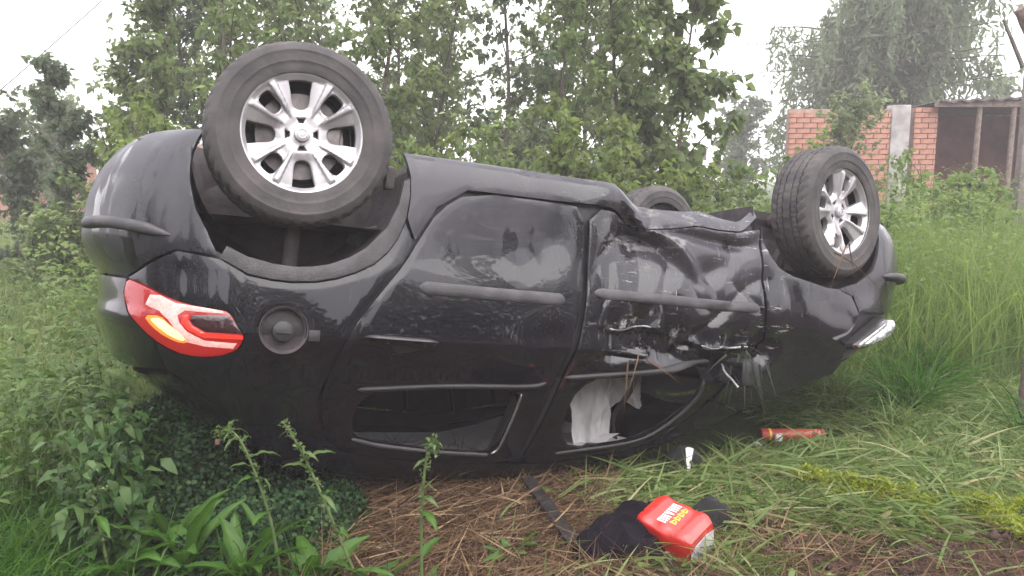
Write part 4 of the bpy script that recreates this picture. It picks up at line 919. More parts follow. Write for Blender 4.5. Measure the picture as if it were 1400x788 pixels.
# ------------------------------------------------------------------ trees and shrubs
def limb_path(p, d, L, n=6, up=.0, wob=.08):
    o = [np.array(p, float)]; d = unit(np.array(d, float)); 
    for i in range(n):
        d = unit(d + np.array([random.gauss(0, wob), random.gauss(0, wob), random.gauss(0, wob) + up])); o.append(o[-1] + d * L / n)
    return np.array(o)
def tree(name, label, x, y, h, spread, mat, leafL=.088, limbs=40, twigs=8, per=10, lo=.06, group=None, trunk_r=.035, lean=(0, 0), ascend=(25, 65), ratio=.62, droop=.3, cat='tree', stems=1, hang=0.25):
    z0 = float(gh(x, y)); e = empty(name, (x, y, z0)); tag(e, label, cat, group)
    tm = MB(); bs = []; dr = []; br = []
    for s_ in range(stems):
        off = np.array([random.gauss(0, .10), random.gauss(0, .10), 0]) if stems > 1 else np.zeros(3)
        tr = limb_path(off - [0, 0, .05], [lean[0] + (random.gauss(0, .25) if stems > 1 else 0), lean[1] + (random.gauss(0, .2) if stems > 1 else 0), 1], h * (1 if stems == 1 else random.uniform(.75, 1)), 12, .05, .05)
        tm.tube(tr, np.linspace(trunk_r, trunk_r * .15, len(tr)), 7)
        for i in range(limbs // stems):
            f = lo + (.98 - lo) * (i + random.random()) / (limbs / stems); k = f * (len(tr) - 1); j = min(int(k), len(tr) - 2); p = tr[j] + (tr[j + 1] - tr[j]) * (k - j)
            a = random.uniform(0, 2 * PI); el = math.radians(random.uniform(*ascend)); L = spread * (.60 + .75 * (1 - f) ** .7) * random.uniform(.6, 1.1)
            lp = limb_path(p, [math.cos(a) * math.cos(el), math.sin(a) * math.cos(el), math.sin(el)], L, 6, .02, .12)
            tm.tube(lp, np.linspace(trunk_r * .33 * (1.1 - f * .6), .003, len(lp)), 4, cap=False)
            for t_ in range(twigs):
                g_ = random.uniform(.2, 1.0); kk = g_ * (len(lp) - 1); jj = min(int(kk), len(lp) - 2); q = lp[jj] + (lp[jj + 1] - lp[jj]) * (kk - jj)
                td = unit(np.array([random.gauss(0, 1), random.gauss(0, 1), random.gauss(.15, .6)])); tl = random.uniform(.10, .32) * min(1.3, spread)
                for z_ in range(per):
                    bs.append(q + td * tl * random.random() + np.array([random.gauss(0, .015) for _ in range(3)])); dr.append(td); br.append(random.random() * .3 + .0)
    tm.build('trunk', bark, e)
    B = np.array(bs); n = len(B); D = unit(np.array(dr) * .7 + R.normal(0, .8, (n, 3)) + [0, 0, -hang]); L = R.uniform(.65, 1.2, n) * leafL
    nr = unit(R.normal(0, .55, (n, 3)) + [0, 0, .8]); V, F, q = leaves(B, D, nr, L, L * ratio * R.uniform(.8, 1.15, n), droop)
    cl = np.clip(.45 + .22 * snoise(B[:, 0] * 1.0 + x, B[:, 2] + B[:, 1], 3.0, 6, 2) + R.normal(0, .17, n), 0, 1)
    tag(obj('crown', V, F, mat, e, rnd=cl[q]), kind='stuff'); return e
bk = dict(leafL=.11, limbs=54, per=10, lo=.12)
GT = 'young trees in the row behind the car'
def tx(px, Y): return float(at(px, 240, Y)[0])
for px, Y, h, sp, mt, lb, kw in (
    (20, 9.5, 1.95, .6, m_leafd, 'small tree at the far left edge beside the red brick house', {}),
    (112, 9.0, 2.55, .55, m_leafd, 'dark leaved tree left of the car with a thin top held out against the sky', dict(lean=(-.10, 0), limbs=30)),
    (222, 8.6, 4.0, .55, m_leafg, 'leafy tree rising above the rear bumper of the car', {}),
    (318, 8.0, 4.8, .85, m_leafg, 'leafy tree directly behind the left edge of the big rear wheel', {}),
    (415, 9.4, 5.2, .95, m_leafg, 'tree rising straight above the hub of the big rear wheel', {}),
    (505, 8.4, 5.0, .8, m_leafg, 'slim tree with a visible trunk just right of the big rear wheel', dict(limbs=40)),
    (585, 9.8, 5.2, .95, m_leafg, 'second tree to the right of the big rear wheel', {}),
    (668, 8.6, 4.6, .75, m_leafd, 'thin tree with bare dark twigs against the bright gap', dict(limbs=30, per=6)),
    (760, 9.4, 4.9, .85, m_leafg, 'tree above the rear door, right of the bright gap', {}),
    (838, 8.2, 4.0, .75, m_leafg, 'tree above the gap between the two car doors', {}),
    (285, 10.2, 4.8, .8, m_leafd, 'darker tree standing further back above the rear bumper', {}),
    (365, 10.6, 5.4, 1.0, m_leafg, 'tall tree further back behind the top of the big rear wheel', {}),
    (545, 10.8, 5.4, 1.0, m_leafg, 'tall tree further back between the first two right of the rear wheel', {}),
    (175, 10.0, 2.9, .6, m_leafg, 'tree further back left of the rear bumper', {}),
    (800, 10.5, 5.0, 1.0, m_leafg, 'tall tree further back above the front edge of the rear door', {}),
    (875, 9.6, 4.2, .9, m_leafg, 'tree further back above the far front tyre', {}),
    (245, 12.5, 5.0, 1.5, m_leafp, 'pale wide tree at the back above the rear bumper', bk),
    (350, 12.0, 5.6, 1.5, m_leafp, 'pale wide tree at the back left of the top of the big rear wheel', bk),
    (465, 12.8, 5.8, 1.5, m_leafp, 'pale wide tree at the back right of the top of the big rear wheel', bk),
    (600, 12.2, 5.6, 1.5, m_leafp, 'pale wide tree at the back above the sill of the rear door', bk),
    (720, 12.6, 4.6, 1.4, m_leafp, 'pale wide tree at the back in the bright gap of the row', dict(leafL=.10, limbs=34, per=7, lo=.15)),
    (825, 12.0, 5.2, 1.5, m_leafp, 'pale wide tree at the back above the front door', bk),
    (915, 8.0, 3.5, .80, m_leafg, 'broad leaved tree at the right end of the row, branch reaching into the sky', dict(leafL=.13, lean=(.06, 0), limbs=34))):
    tree('young_tree', lb, tx(px, Y), Y, h, sp, mt, group=GT, **kw)
GS = 'shrubs growing behind the car'
for px, Y, h, sp, mt, lb, kw in (
    (55, 8.2, 1.15, .55, m_leafg, 'low dark green shrub at the left edge under the brick house', {}),
    (165, 7.6, 1.75, .6, m_leafg, 'shrub just left of the rear bumper', {}),
    (262, 7.0, 2.15, .6, m_leafy, 'yellow green shrub between the rear bumper and the big wheel', {}),
    (560, 6.9, 1.75, .65, m_leafy, 'yellow green shrub next to the right side of the rear wheel', {}),
    (640, 7.3, 1.9, .7, m_leafg, 'bushy shrub behind the rear door', {}),
    (722, 6.8, 1.75, .6, m_leafg, 'mid green shrub behind the middle of the car', {}),
    (805, 7.2, 2.25, .6, m_leafy, 'tallest bright shrub behind the front door', {}),
    (880, 7.0, 1.55, .6, m_leafy, 'shrub above the far front tyre', {}),
    (968, 8.4, 1.50, .7, m_leafg, 'shrub left of the near front wheel under the open sky', {}),
    (1040, 8.8, 1.6, .7, m_weedl, 'pale shrub at the left end of the brick wall', {}),
    (1118, 11.5, 2.55, .75, m_leafp, 'pale sapling with a spreading top in front of the brick wall', dict(limbs=30, lo=.80, stems=2)),
    (1268, 9.0, 1.75, .5, m_weedl, 'thin pale bush in front of the shed corner', dict(per=4)),
    (1330, 8.5, 1.35, .5, m_weedl, 'low pale bush in front of the open shed', {}),
    (1210, 8.0, 1.15, .5, m_weedl, 'low bush behind the front wheel', {})):
    a = dict(leafL=.075, limbs=40, twigs=6, per=9, lo=.08, group=GS, trunk_r=.016, ascend=(10, 70), cat='shrub', stems=4); a.update(kw)
    tree('shrub', lb, tx(px, Y), Y, h, sp, mt, **a)
# weeping willow behind the wall
def willow(px, Y, h, rad, label):
    x = tx(px, Y); e = empty('willow_tree', (x, Y, 0)); tag(e, label, 'tree')
    tm = MB(); tr = limb_path([0, 0, -.1], [.02, 0, 1], h * .75, 10, .03, .04); tm.tube(tr, np.linspace(.26, .07, len(tr)), 9); B = []; Dv = []; K = 0
    for i in range(76):
        f = random.uniform(.3, 1); p = tr[int(f * (len(tr) - 1))]; a = random.uniform(0, 2 * PI); el = math.radians(random.uniform(20, 70)); L = rad * random.uniform(.5, 1.15)
        lp = limb_path(p, [math.cos(a) * math.cos(el), math.sin(a) * math.cos(el), math.sin(el)], L, 8, -.09, .10); tm.tube(lp, np.linspace(.05, .008, len(lp)), 5, cap=False)
        for s in range(56):
            k = random.uniform(.25, 1) * (len(lp) - 1); j = min(int(k), len(lp) - 2); q = lp[j] + (lp[j + 1] - lp[j]) * (k - j)
            hl_ = random.uniform(.5, 1.7); sw = np.array([random.gauss(0, .12), random.gauss(0, .12), -1])
            for t_ in np.arange(0, hl_, .10):
                B.append(q + sw * t_ + np.array([random.gauss(0, .03) for _ in range(3)])); Dv.append(sw)
    tm.build('trunk', bark, e); B = np.array(B); n = len(B); D = unit(np.array(Dv) + R.normal(0, .7, (n, 3))); L = R.uniform(.13, .24, n)
    V, F, q = leaves(B, D, unit(R.normal(0, 1, (n, 3))), L, L * .30, .1); cl = np.clip(.5 + .3 * snoise(B[:, 0], B[:, 2], 1.8, 6, 2) + R.normal(0, .15, n), 0, 1)
    tag(obj('crown', V, F, m_willow, e, rnd=cl[q]), kind='stuff'); return e
willow(1174, 19.5, 8.2, 2.55, 'large grey green weeping tree standing behind the brick wall')
tree('distant_tree', 'small round treetop showing over the shed roof', tx(1345, 24), 24, 4.0, 1.3, m_willow, leafL=.16, limbs=40, group=None, trunk_r=.09)
tree('distant_tree', 'distant hazy tree in the sky gap left of the weeping tree', tx(1010, 26), 26, 3.4, 1.5, m_willow, leafL=.17, limbs=40, trunk_r=.09)
for px, Y, h, lb in ((90, 20, 3.0, 'far hedge tree beside the red brick house'), (560, 22, 3.6, 'far tree seen through the row behind the rear wheel'), (420, 24, 4.0, 'far tree hidden behind the big rear wheel'), (700, 21, 2.6, 'far low tree seen in the bright gap of the row'), (860, 23, 3.2, 'far tree behind the right end of the row')):
    tree('distant_tree', lb, tx(px, Y), Y, h, 1.6, m_leafg, leafL=.17, limbs=36, trunk_r=.09, group='far trees beyond the field')

# ------------------------------------------------------------------ brick wall, shed, posts, wires
brick_m = simple('red_brick', (.40, .195, .145), (.28, .125, .09), .85, 7.0, .3, bscale=40)
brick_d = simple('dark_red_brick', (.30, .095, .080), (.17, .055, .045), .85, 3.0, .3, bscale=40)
mortar = simple('mortar', (.34, .24, .20), (.25, .17, .14), .95, 20, .3)
plaster = simple('white_plaster', (.34, .315, .31), (.20, .18, .18), .9, 5, .2)
conc = simple('grey_concrete', (.20, .17, .16), (.12, .10, .095), .9, 10, .4)
wood = simple('weathered_wood', (.22, .16, .14), (.12, .085, .075), .85, 16, .5, bscale=60)
tinr = simple('tin_roof', (.10, .075, .075), (.055, .042, .042), .6, 6, .2)
SHARED = {}
def brick_run(root, x0, x1, y, z0, z1, bw=.24, bh=.088, dep=.11, mat=brick_m, zsplit=None):
    """a running-bond wall facing the camera: mortar core plus one object per brick above zsplit"""
    m = MB(); m.box(((x0 + x1) / 2, y + .07, (z0 + z1) / 2 - .002), ((x1 - x0) / 2 - .004, .055, (z1 - z0) / 2)); m.build('mortar', mortar, root, smooth=False)
    low = MB(); r = 0; z = z0
    while z + bh <= z1 + .01:
        x = x0 - (bw / 2 if r % 2 else 0)
        while x < x1 - .02:
            a, b = max(x, x0), min(x + bw, x1)
            if b - a > .04:
                c = ((a + b) / 2, y + random.uniform(-.004, .004), z + bh / 2); wdt = round((b - a) - .012, 3)
                if zsplit is not None and z < zsplit: low.box(c, (wdt / 2, .035, bh / 2 - .006))
                else:
                    key = (mat.name, wdt)
                    if key not in SHARED:
                        q = MB(); q.box((0, 0, 0), (wdt / 2, .035, bh / 2 - .006)); o = q.build('brick', mat, root, smooth=False); SHARED[key] = o.data
                    else: o = bpy.data.objects.new('brick', SHARED[key]); COL.objects.link(o); o.parent = root
                    o.location = c; o.rotation_euler = (random.gauss(0, .006), random.gauss(0, .006), random.gauss(0, .01))
            x += bw
        z += bh; r += 1
    if low.n: tag(low.build('brick_course', mat, root, smooth=False), kind='stuff')
WY = 14.0
bw_ = empty('brick_wall', (tx(1075, WY), WY, 0)); tag(bw_, 'orange red brick wall with a white plastered end pillar', 'wall')
wx = tx(1212, WY) - tx(1075, WY)
brick_run(bw_, 0, wx, 0, 0, 2.44, zsplit=1.20)
m = MB(); V_, F_ = rbox((.16, .12, 1.25), .015); m.add(V_ + [wx + .165, .06, 1.25], F_); m.build('pillar', plaster, bw_)
sx = tx(1244, WY); sh = empty('brick_shed', (sx, WY, 0)); tag(sh, 'open fronted brick shed with a dark flat tin roof on thin posts', 'shed')
brick_run(sh, 0, .40, 0, 0, 2.46, zsplit=1.2)
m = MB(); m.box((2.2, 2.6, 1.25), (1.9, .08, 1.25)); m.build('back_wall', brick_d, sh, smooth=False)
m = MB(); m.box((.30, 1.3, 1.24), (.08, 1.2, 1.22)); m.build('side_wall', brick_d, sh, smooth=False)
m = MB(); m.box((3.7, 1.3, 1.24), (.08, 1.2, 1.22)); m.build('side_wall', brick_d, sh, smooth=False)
nx = 60; G = np.zeros((2, nx, 2, 3))
for s in (0, 1):
    for i in range(nx):
        for j in (0, 1): xx = .28 + 3.9 * i / (nx - 1); G[s, i, j] = (xx, -.35 + 3.3 * j, 2.50 + .045 * xx + .02 * math.sin(i * 1.6) + .035 * s - .10 * j)
m = MB(); m.grid(G[1]); m.grid(G[0][::-1]); m.grid(np.stack([G[0][:, 0], G[1][:, 0]], 0)); m.build('roof', tinr, sh)
m = MB(); m.box((2.2, -.22, 2.50), (1.95, .05, .05)); m.build('beam', wood, sh, smooth=False)
for dx in (.98, 1.56, 1.90): m = MB(); m.tube([(dx, -.2, 0), (dx + .02, -.2, 2.46)], .045, 8); m.build('post', wood, sh)
br = empty('brick_pillar', (tx(943, 17.5), 17.5, 0)); tag(br, 'small red brick pillar with a pale cap seen over the far tyre', 'pillar')
brick_run(br, -.2, .25, 0, 0, 1.62, bh=.10, zsplit=.8)
m = MB(); V_, F_ = rbox((.30, .2, .10), .02); m.add(V_ + [.02, .05, 1.73], F_); m.build('cap', plaster, br)
hx = tx(28, 21.0); hb = empty('brick_house', (hx, 21.0, 0)); tag(hb, 'low red brick house at the far left beyond the field', 'house')
brick_run(hb, -1.6, .65, 0, 0, 1.86, bw=.5, bh=.2, zsplit=.9)
m = MB(); m.box((-.45, 1.4, .93), (1.1, 1.2, .90)); m.build('wall', brick_m, hb, smooth=False)
m = MB(); m.box((-.45, 1.2, 1.93), (1.4, 1.6, .06)); m.build('roof', conc, hb, smooth=False)
m = MB(); V_, F_ = rbox((.25, .05, .3), .01); m.add(V_ + [-.2, -.06, 1.2], F_); m.build('window', glassd, hb)
# wooden post at the right edge
pp = at(1402, 570, 4.25); p1 = at(1403, 256, 4.25)
wp = empty('wooden_post', (pp[0], pp[1], float(gh(pp[0], pp[1])))); tag(wp, 'weathered wooden fence post standing at the right edge of the grass', 'post')
m = MB(); k = 14; H = p1[2] - pp[2] + .05
pr_ = [(0, 0)] ; rr = .042
Pz = np.linspace(-.15, H, k); P = np.stack([.008 * np.sin(Pz * 3), .006 * np.cos(Pz * 4), Pz], 1); m.tube(P, rr * (1 + .05 * np.sin(Pz * 9)), 10); m.build('shaft', wood, wp, sharp=50)
m = MB()
for z_ in (.35, .75, 1.08): m.tube([( .05 * math.cos(a), .05 * math.sin(a), z_ + .006 * math.sin(3 * a)) for a in np.linspace(0, 2 * PI, 15)], .0022, 5)
m.build('wire_tie', steel, wp)
# concrete fence post with a slanting arm that carries three barbed wires
cp = at(1399, 215, 9.0); ct = at(1399, 84, 9.0); ca = at(1372, 27, 8.8)
cpo = empty('concrete_post', (cp[0], cp[1], 0)); tag(cpo, 'concrete fence post with a slanting top arm at the upper right', 'post')
m = MB(); V_, F_ = rbox((.05, .05, ct[2] / 2), .008); m.add(V_ + [0, 0, ct[2] / 2], F_); m.build('shaft', conc, cpo)
m = MB(); m.tube([np.array(ct) - [cp[0], cp[1], .06], np.array(ca) - [cp[0], cp[1], 0]], [.026, .018], 6); m.build('arm', conc, cpo)
po = at(1396, 12, 6.2); pole = empty('leaning_pole', (po[0] + .10, po[1], 0)); tag(pole, 'round topped leaning pole at the top right corner', 'post')
m = MB(); z1 = po[2] + .02; m.tube(np.array([(1.5, 0, -.1), (.55, 0, z1 * .55), (-.05, 0, z1 - .10), (-.10, 0, z1 - .02), (-.106, 0, z1)]), [.06, .058, .056, .046, .012], 12); m.build('shaft', wood, pole)
def wire(label, A, B, sag, r=.0048, barbs=True, group='barbed wires on the fence arm', name='barbed_wire', cat='wire'):
    A, B = np.array(A), np.array(B); s = np.linspace(0, 1, 40); P = A + (B - A) * s[:, None]; P[:, 2] -= sag * 4 * s * (1 - s)
    c = P[0].copy(); m = MB(); m.tube(P - c, r, 5, cap=False)
    if barbs:
        L = np.linalg.norm(B - A)
        for q in np.arange(.1, L, .14):
            k = q / L * 39; j = min(int(k), 38); p = P[j] + (P[j + 1] - P[j]) * (k - j) - c
            for a in (.6, 2.2): d_ = np.array([.012 * math.cos(a), .004, .022 * math.sin(a)]); m.tube([p - d_, p + d_], r * .7, 3)
    o = m.build(name, steel, None, loc=c); tag(o, label, cat, group); return o
far = lambda px, py: at(px, py, 12.5)
wire('topmost barbed wire reaching left from the slanting arm', at(1374, 29, 8.8), far(900, 60), .10)
wire('middle barbed wire reaching left from the slanting arm', at(1386, 58, 8.85), far(900, 100), .12)
wire('lowest barbed wire reaching left from the slanting arm', at(1397, 98, 8.95), far(900, 140), .12)
wire('dark overhead cable slanting across the sky at the upper left', at(-60, 175, 10.5), at(190, -45, 10.5), .02, .007, False, None, 'overhead_cable', 'cable')
wire('thin overhead cable crossing the tree row at the top', at(640, 110, 11), at(1010, -60, 11), .05, .010, False, None, 'overhead_cable', 'cable')

# ------------------------------------------------------------------ foreground weeds, one by one
LEAFM = {}
def leaf_mesh(L, W, curl, wav, key, mat):
    k = (key, mat.name)
    if k in LEAFM: return LEAFM[k]
    a, b = 9, 5; V = np.zeros((a, b, 3)); 
    for i in range(a):
        s = i / (a - 1); w = W * (math.sin(PI * min(1, s * .93 + .05)) ** .8) * (1 - .25 * s)
        ang = curl * s; cx_ = L * (math.sin(ang) / curl if curl else s); cz = -L * ((1 - math.cos(ang)) / curl if curl else 0)
        for j in range(b):
            t_ = -1 + 2 * j / (b - 1); V[i, j] = (cx_, t_ * w / 2, cz + abs(t_) * w * .18 + wav * W * math.sin(i * 2.1 + j * 1.7) * abs(t_))
    m = MB(); m.grid(V); o = m.build('leaf', mat, None, rnd=None); me = o.data
    at_ = me.attributes.new('rnd', 'FLOAT', 'POINT'); rv_ = np.array([.35 + .3 * (1 - abs(-1 + 2 * j / (b - 1))) + random.gauss(0, .08) for i in range(a) for j in range(b)], dtype=np.float32); at_.data.foreach_set('value', rv_)
    bpy.data.objects.remove(o); LEAFM[k] = me; return me
def put_leaf(parent, p, az, el, sc, me, roll=0.0):
    o = bpy.data.objects.new('leaf', me); COL.objects.link(o); o.parent = parent; o.location = p; o.scale = (sc, sc, sc)
    o.rotation_euler = (roll, -el, az); return o
m_dock = leafmat('dock_leaf', [(0, (.020, .065, .008)), (.45, (.048, .120, .016)), (1, (.11, .18, .040))], .35, .45)
m_dockl = leafmat('pale_dock_leaf', [(0, (.050, .085, .020)), (.5, (.085, .140, .040)), (1, (.16, .20, .085))], .4, .45)
LM = [leaf_mesh(.20, .062, .9, .10, 'a', m_dock), leaf_mesh(.25, .055, .7, .08, 'b', m_dock), leaf_mesh(.17, .068, 1.2, .14, 'c', m_dock)]
LS = [leaf_mesh(.075, .017, 1.7, .25, 'd', m_dockl), leaf_mesh(.055, .014, 2.2, .3, 'e', m_dockl), leaf_mesh(.10, .022, 1.3, .2, 'f', m_dockl)]
def tall_dock(label, pts, Y, big=3, seed=0, tip_curl=None, flower=False):
    rs = random.Random(seed); P = catmull([at(px, py, Y) for px, py in pts], 8); b0 = P[0].copy(); b0[2] = float(gh(b0[0], b0[1]))
    e = empty('dock_weed', b0); tag(e, label, 'weed', 'tall dock weeds in the foreground'); P = P - b0; P = np.vstack([[0, 0, -.02], P[1:]])
    m = MB(); m.tube(P, np.linspace(.0055, .0022, len(P)), 7); m.build('stem', stemm, e); n = len(P)
    Bv, Dv = [], []
    for i in range(int(n * .25), n):
        s = i / (n - 1)
        for _ in range(5):
            Bv.append(P[i] + np.array([rs.gauss(0, .006), rs.gauss(0, .006), rs.gauss(0, .008)])); Dv.append([rs.gauss(0, 1), rs.gauss(0, 1), rs.gauss(.2, .6)])
    Bv = np.array(Bv); L = R.uniform(.008, .018, len(Bv)); V, F, q = leaves(Bv, np.array(Dv), unit(R.normal(0, 1, Bv.shape)), L, L * .6, .2)
    tag(obj('seed_cluster', V, F, m_dockl, e, rnd=R.random(len(Bv))[q]), kind='stuff')
    for i in range(int(n * .30), n - 2, 2):
        s = i / (n - 1); put_leaf(e, P[i], rs.uniform(0, 2 * PI), rs.uniform(.1, .9), rs.uniform(.6, 1.15) * (1.15 - .5 * s), LS[rs.randrange(3)], rs.uniform(-.5, .5))
    for k in range(big): put_leaf(e, P[int(n * (.12 + .14 * k))], rs.uniform(0, 2 * PI), rs.uniform(.2, .7), rs.uniform(.4, .65), LM[rs.randrange(3)], rs.uniform(-.4, .4))
    if flower:
        bd = empty('wilted_flower', P[-1] + np.array([.0, 0, -.02])); bd.parent = e; V_, F_ = rbox((.007, .006, .009), .004); obj('bud', V_, F_, simple('wilted_petal', (.20, .10, .07), (.12, .06, .04), .9), bd)
    return e
tall_dock('bent dock weed with a brown wilted flower, leftmost of the tall ones', [(388, 812), (372, 720), (352, 655), (330, 605), (312, 588), (297, 596)], 2.40, 3, 1, flower=True)
tall_dock('straight leaning dock weed in front of the dark rear door', [(497, 812), (462, 730), (428, 650), (405, 605), (388, 578)], 2.36, 3, 2)
tall_dock('upright dock weed standing in the straw below the rear window', [(577, 815), (576, 720), (580, 650), (586, 615), (594, 606), (598, 618)], 2.34, 2, 3)
tall_dock('short dock weed with a hooked tip among the broad leaves', [(150, 790), (140, 740), (128, 690), (122, 672), (140, 668)], 2.42, 3, 4)
tall_dock('thin seeding weed at the left edge of the lush grass', [(40, 720), (34, 640), (25, 570), (15, 540)], 2.9, 2, 5)
tall_dock('yellowish drooping weed in front of the rear bumper corner', [(105, 640), (80, 570), (95, 535), (130, 528), (160, 540)], 2.85, 2, 6)
def broad_weed(label, x, y, n, sc, seed, meshes=LM):
    rs = random.Random(seed); e = empty('broadleaf_weed', (x, y, float(gh(x, y)))); tag(e, label, 'weed', 'broad leaved weeds in the foreground')
    m = MB(); m.tube([(0, 0, -.03), (0, 0, .04)], .012, 7); m.build('stem', stemm, e)
    for i in range(n):
        a = 2 * PI * i / n * 1.618 * 2 + rs.gauss(0, .3); put_leaf(e, (.01 * math.cos(a), .01 * math.sin(a), rs.uniform(.0, .05)), a, rs.uniform(.75, 1.4), sc * rs.uniform(.8, 1.35), meshes[rs.randrange(3)], rs.uniform(-.5, .5))
    return e
for i, (px, py, Y, n, sc, lb) in enumerate((
    (175, 800, 2.45, 11, 1.05, 'broad leaved weed at the bottom left with the palest upright leaves'),
    (255, 800, 2.50, 11, 1.0, 'broad leaved weed between the hooked dock and the bent dock'),
    (330, 805, 2.42, 10, .95, 'broad leaved weed at the foot of the bent dock'),
    (425, 805, 2.40, 9, .9, 'broad leaved weed between the two leaning docks'),
    (520, 812, 2.36, 6, .6, 'small broad leaved weed at the edge of the straw'),
    (585, 812, 2.34, 5, .5, 'tiny broad leaved weed at the foot of the upright dock'),
    (235, 735, 2.62, 9, .85, 'broad leaved weed in front of the dark creeper'),
    (130, 730, 2.65, 9, .9, 'broad leaved weed left of the dark creeper'),
    (360, 745, 2.60, 8, .8, 'broad leaved weed right of the dark creeper'),
    (60, 690, 2.9, 9, 1.0, 'broad leaved weed at the left edge above the lush grass'),
    (190, 640, 2.95, 8, .9, 'large dull leaved weed half sunk in the dark creeper'),
    (120, 400, 4.2, 9, 1.1, 'bright leafy weed beside the tail lamp'),
    (700, 770, 2.60, 5, .55, 'single green shoot in the straw left of the black strap'))):
    p = at(px, py, Y); broad_weed(lb, p[0], Y, n, sc, 50 + i)

# ------------------------------------------------------------------ litter
def cloth_blob(name, label, cat, P0, parts, mat, res=.008, fold=.012, seed=0):
    """crumpled cloth: a closed, folded shell over a few lumps (x, y, rx, ry, h, angle)"""
    xs = [p[0] for p in parts]; x0, x1 = min(p[0] - max(p[2], p[3]) for p in parts) - .02, max(p[0] + max(p[2], p[3]) for p in parts) + .02
    y0, y1 = min(p[1] - max(p[2], p[3]) for p in parts) - .02, max(p[1] + max(p[2], p[3]) for p in parts) + .02
    gx, gy = np.meshgrid(np.arange(x0, x1, res), np.arange(y0, y1, res), indexing='ij'); H = np.full(gx.shape, -.05)
    for (cx, cy, rx, ry, h, a) in parts:
        c, s = math.cos(a), math.sin(a); dx = gx - cx + .012 * snoise(gx, gy, 22, seed + 1, 2); dy = gy - cy + .012 * snoise(gx, gy, 22, seed + 2, 2); q = ((dx * c + dy * s) / rx) ** 2 + ((-dx * s + dy * c) / ry) ** 2
        H = np.maximum(H, np.where(q < 1, h * np.sqrt(np.clip(1 - q, 0, 1)) ** .8, -.05))
    m_ = H > -.04; rd = 1 - np.abs(snoise(gx + .4 * gy, gy * 1.6, 20, seed, 2)); H = np.where(m_, H + fold * (rd ** 2 - .4) * 1.6 * np.clip(H / .03, 0, 1), H)
    I = -np.ones(gx.shape, int); I[m_] = np.arange(m_.sum()); n = m_.sum(); z0 = float(gh(P0[0], P0[1]))
    V = np.stack([gx[m_], gy[m_], np.maximum(H[m_], .002)], 1); Vb = V * [1, 1, 0] + [0, 0, -.01]; F = []
    a_, b_ = gx.shape; from collections import Counter; E = Counter(); D = {}
    for i in range(a_ - 1):
        for j in range(b_ - 1):
            f = (I[i, j], I[i + 1, j], I[i + 1, j + 1], I[i, j + 1])
            if min(f) >= 0:
                F.append(f); F.append(tuple(k + n for k in f[::-1]))
                for p, q in zip(f, f[1:] + f[:1]): E[(min(p, q), max(p, q))] += 1; D[(min(p, q), max(p, q))] = (p, q)
    for e_, c in E.items():
        if c == 1: p, q = D[e_]; F.append((q, p, p + n, q + n))
    o = obj(name, np.vstack([V, Vb]), F, mat, None, True, 60, loc=(P0[0], P0[1], z0)); tag(o, label, cat); return o
navy = simple('dark_cloth', (.009, .006, .011), (.004, .003, .005), 1, 9, .5, bscale=140, spec=.12)
blackc = simple('black_cloth', (.008, .006, .007), (.005, .004, .005), .9, 9, .4, bscale=120)
pj = at(850, 735, 2.76)
cloth_blob('jacket', 'crumpled dark purple jacket lying beside the red packet', 'jacket', pj, [(-.02, -.07, .14, .10, .135, .5), (.06, .03, .16, .085, .15, .6), (-.11, -.10, .09, .07, .10, .2), (.12, .09, .09, .07, .12, .3), (.05, -.10, .12, .06, .08, .1)], navy, seed=3, fold=.020, res=.006)
pb = at(976, 712, 2.90)
cloth_blob('black_bag', 'black plastic bag showing behind the right end of the red packet', 'bag', pb, [(-.02, 0, .085, .07, .15, .4), (.03, .03, .06, .06, .11, 0)], blackc, seed=9)
pc = at(936, 628, 3.52)
hat = cloth_blob('cloth_cap', 'black cap with a white patch near the car roof edge', 'cap', pc, [(0, 0, .085, .07, .14, .3), (-.05, -.04, .06, .05, .06, .2)], blackc, seed=14)
m = MB(); G = np.zeros((10, 5, 3))
for i in range(10):
    for j in range(5): s = i / 9; G[i, j] = ((-.012 + .024 * j / 4) * (1.5 - 1.1 * s) + .012 * (1 - s), -.074 + .065 * (1 - s) ** 1.1 * .6 - .006,   .040 + .100 * (1 - s) + .004 * math.sin(i + j))
m.grid(G); m.grid(G[::-1] + [0, .004, 0]); m.build('white_patch', simple('white_cloth', (.75, .73, .74), (.6, .58, .6), .8, 12), hat)
# red packet: shrink-wrapped block with torn silver end
pk = at(921, 742, 2.72); rp_ = empty('red_packet', (pk[0], pk[1], float(gh(pk[0], pk[1])) + .085)); tag(rp_, 'red plastic packet with white and yellow lettering and a torn silver end', 'packet')
rp_.rotation_euler = (Matrix.Rotation(math.radians(17), 3, 'X') @ Matrix.Rotation(math.radians(-4), 3, 'Y') @ Matrix.Rotation(math.radians(47), 3, 'Z')).to_euler()
redp = simple('red_plastic', (.55, .030, .022), (.42, .018, .014), .32, 6, .25, coat=.5, bscale=25)
whitep = simple('white_print', (.80, .78, .76), (.7, .68, .66), .4, 20); yellp = simple('yellow_print', (.75, .48, .04), (.65, .38, .03), .4, 20)
silv = simple('torn_foil', (.75, .74, .76), (.38, .37, .40), .35, 22, .6, metal=.3, bscale=45)
hx_, hy_, hz_ = .090, .112, .086
nu, nv = 60, 60
def packet_pt(th, s):
    """superellipsoid-like pillow; s along y"""
    c, q = math.cos(th), math.sin(th); p_ = 2 / 6.5
    r = (1 - abs(s) ** 9 * .16); lump = 1 + .022 * math.cos(s * PI * 3.0) * (1 if abs(s) < .95 else 0) + .012 * math.sin(5 * th + s * 4)
    return np.array([hx_ * r * lump * abs(c) ** p_ * (1 if c > 0 else -1), hy_ * s, hz_ * r * lump * abs(q) ** p_ * (1 if q > 0 else -1)])
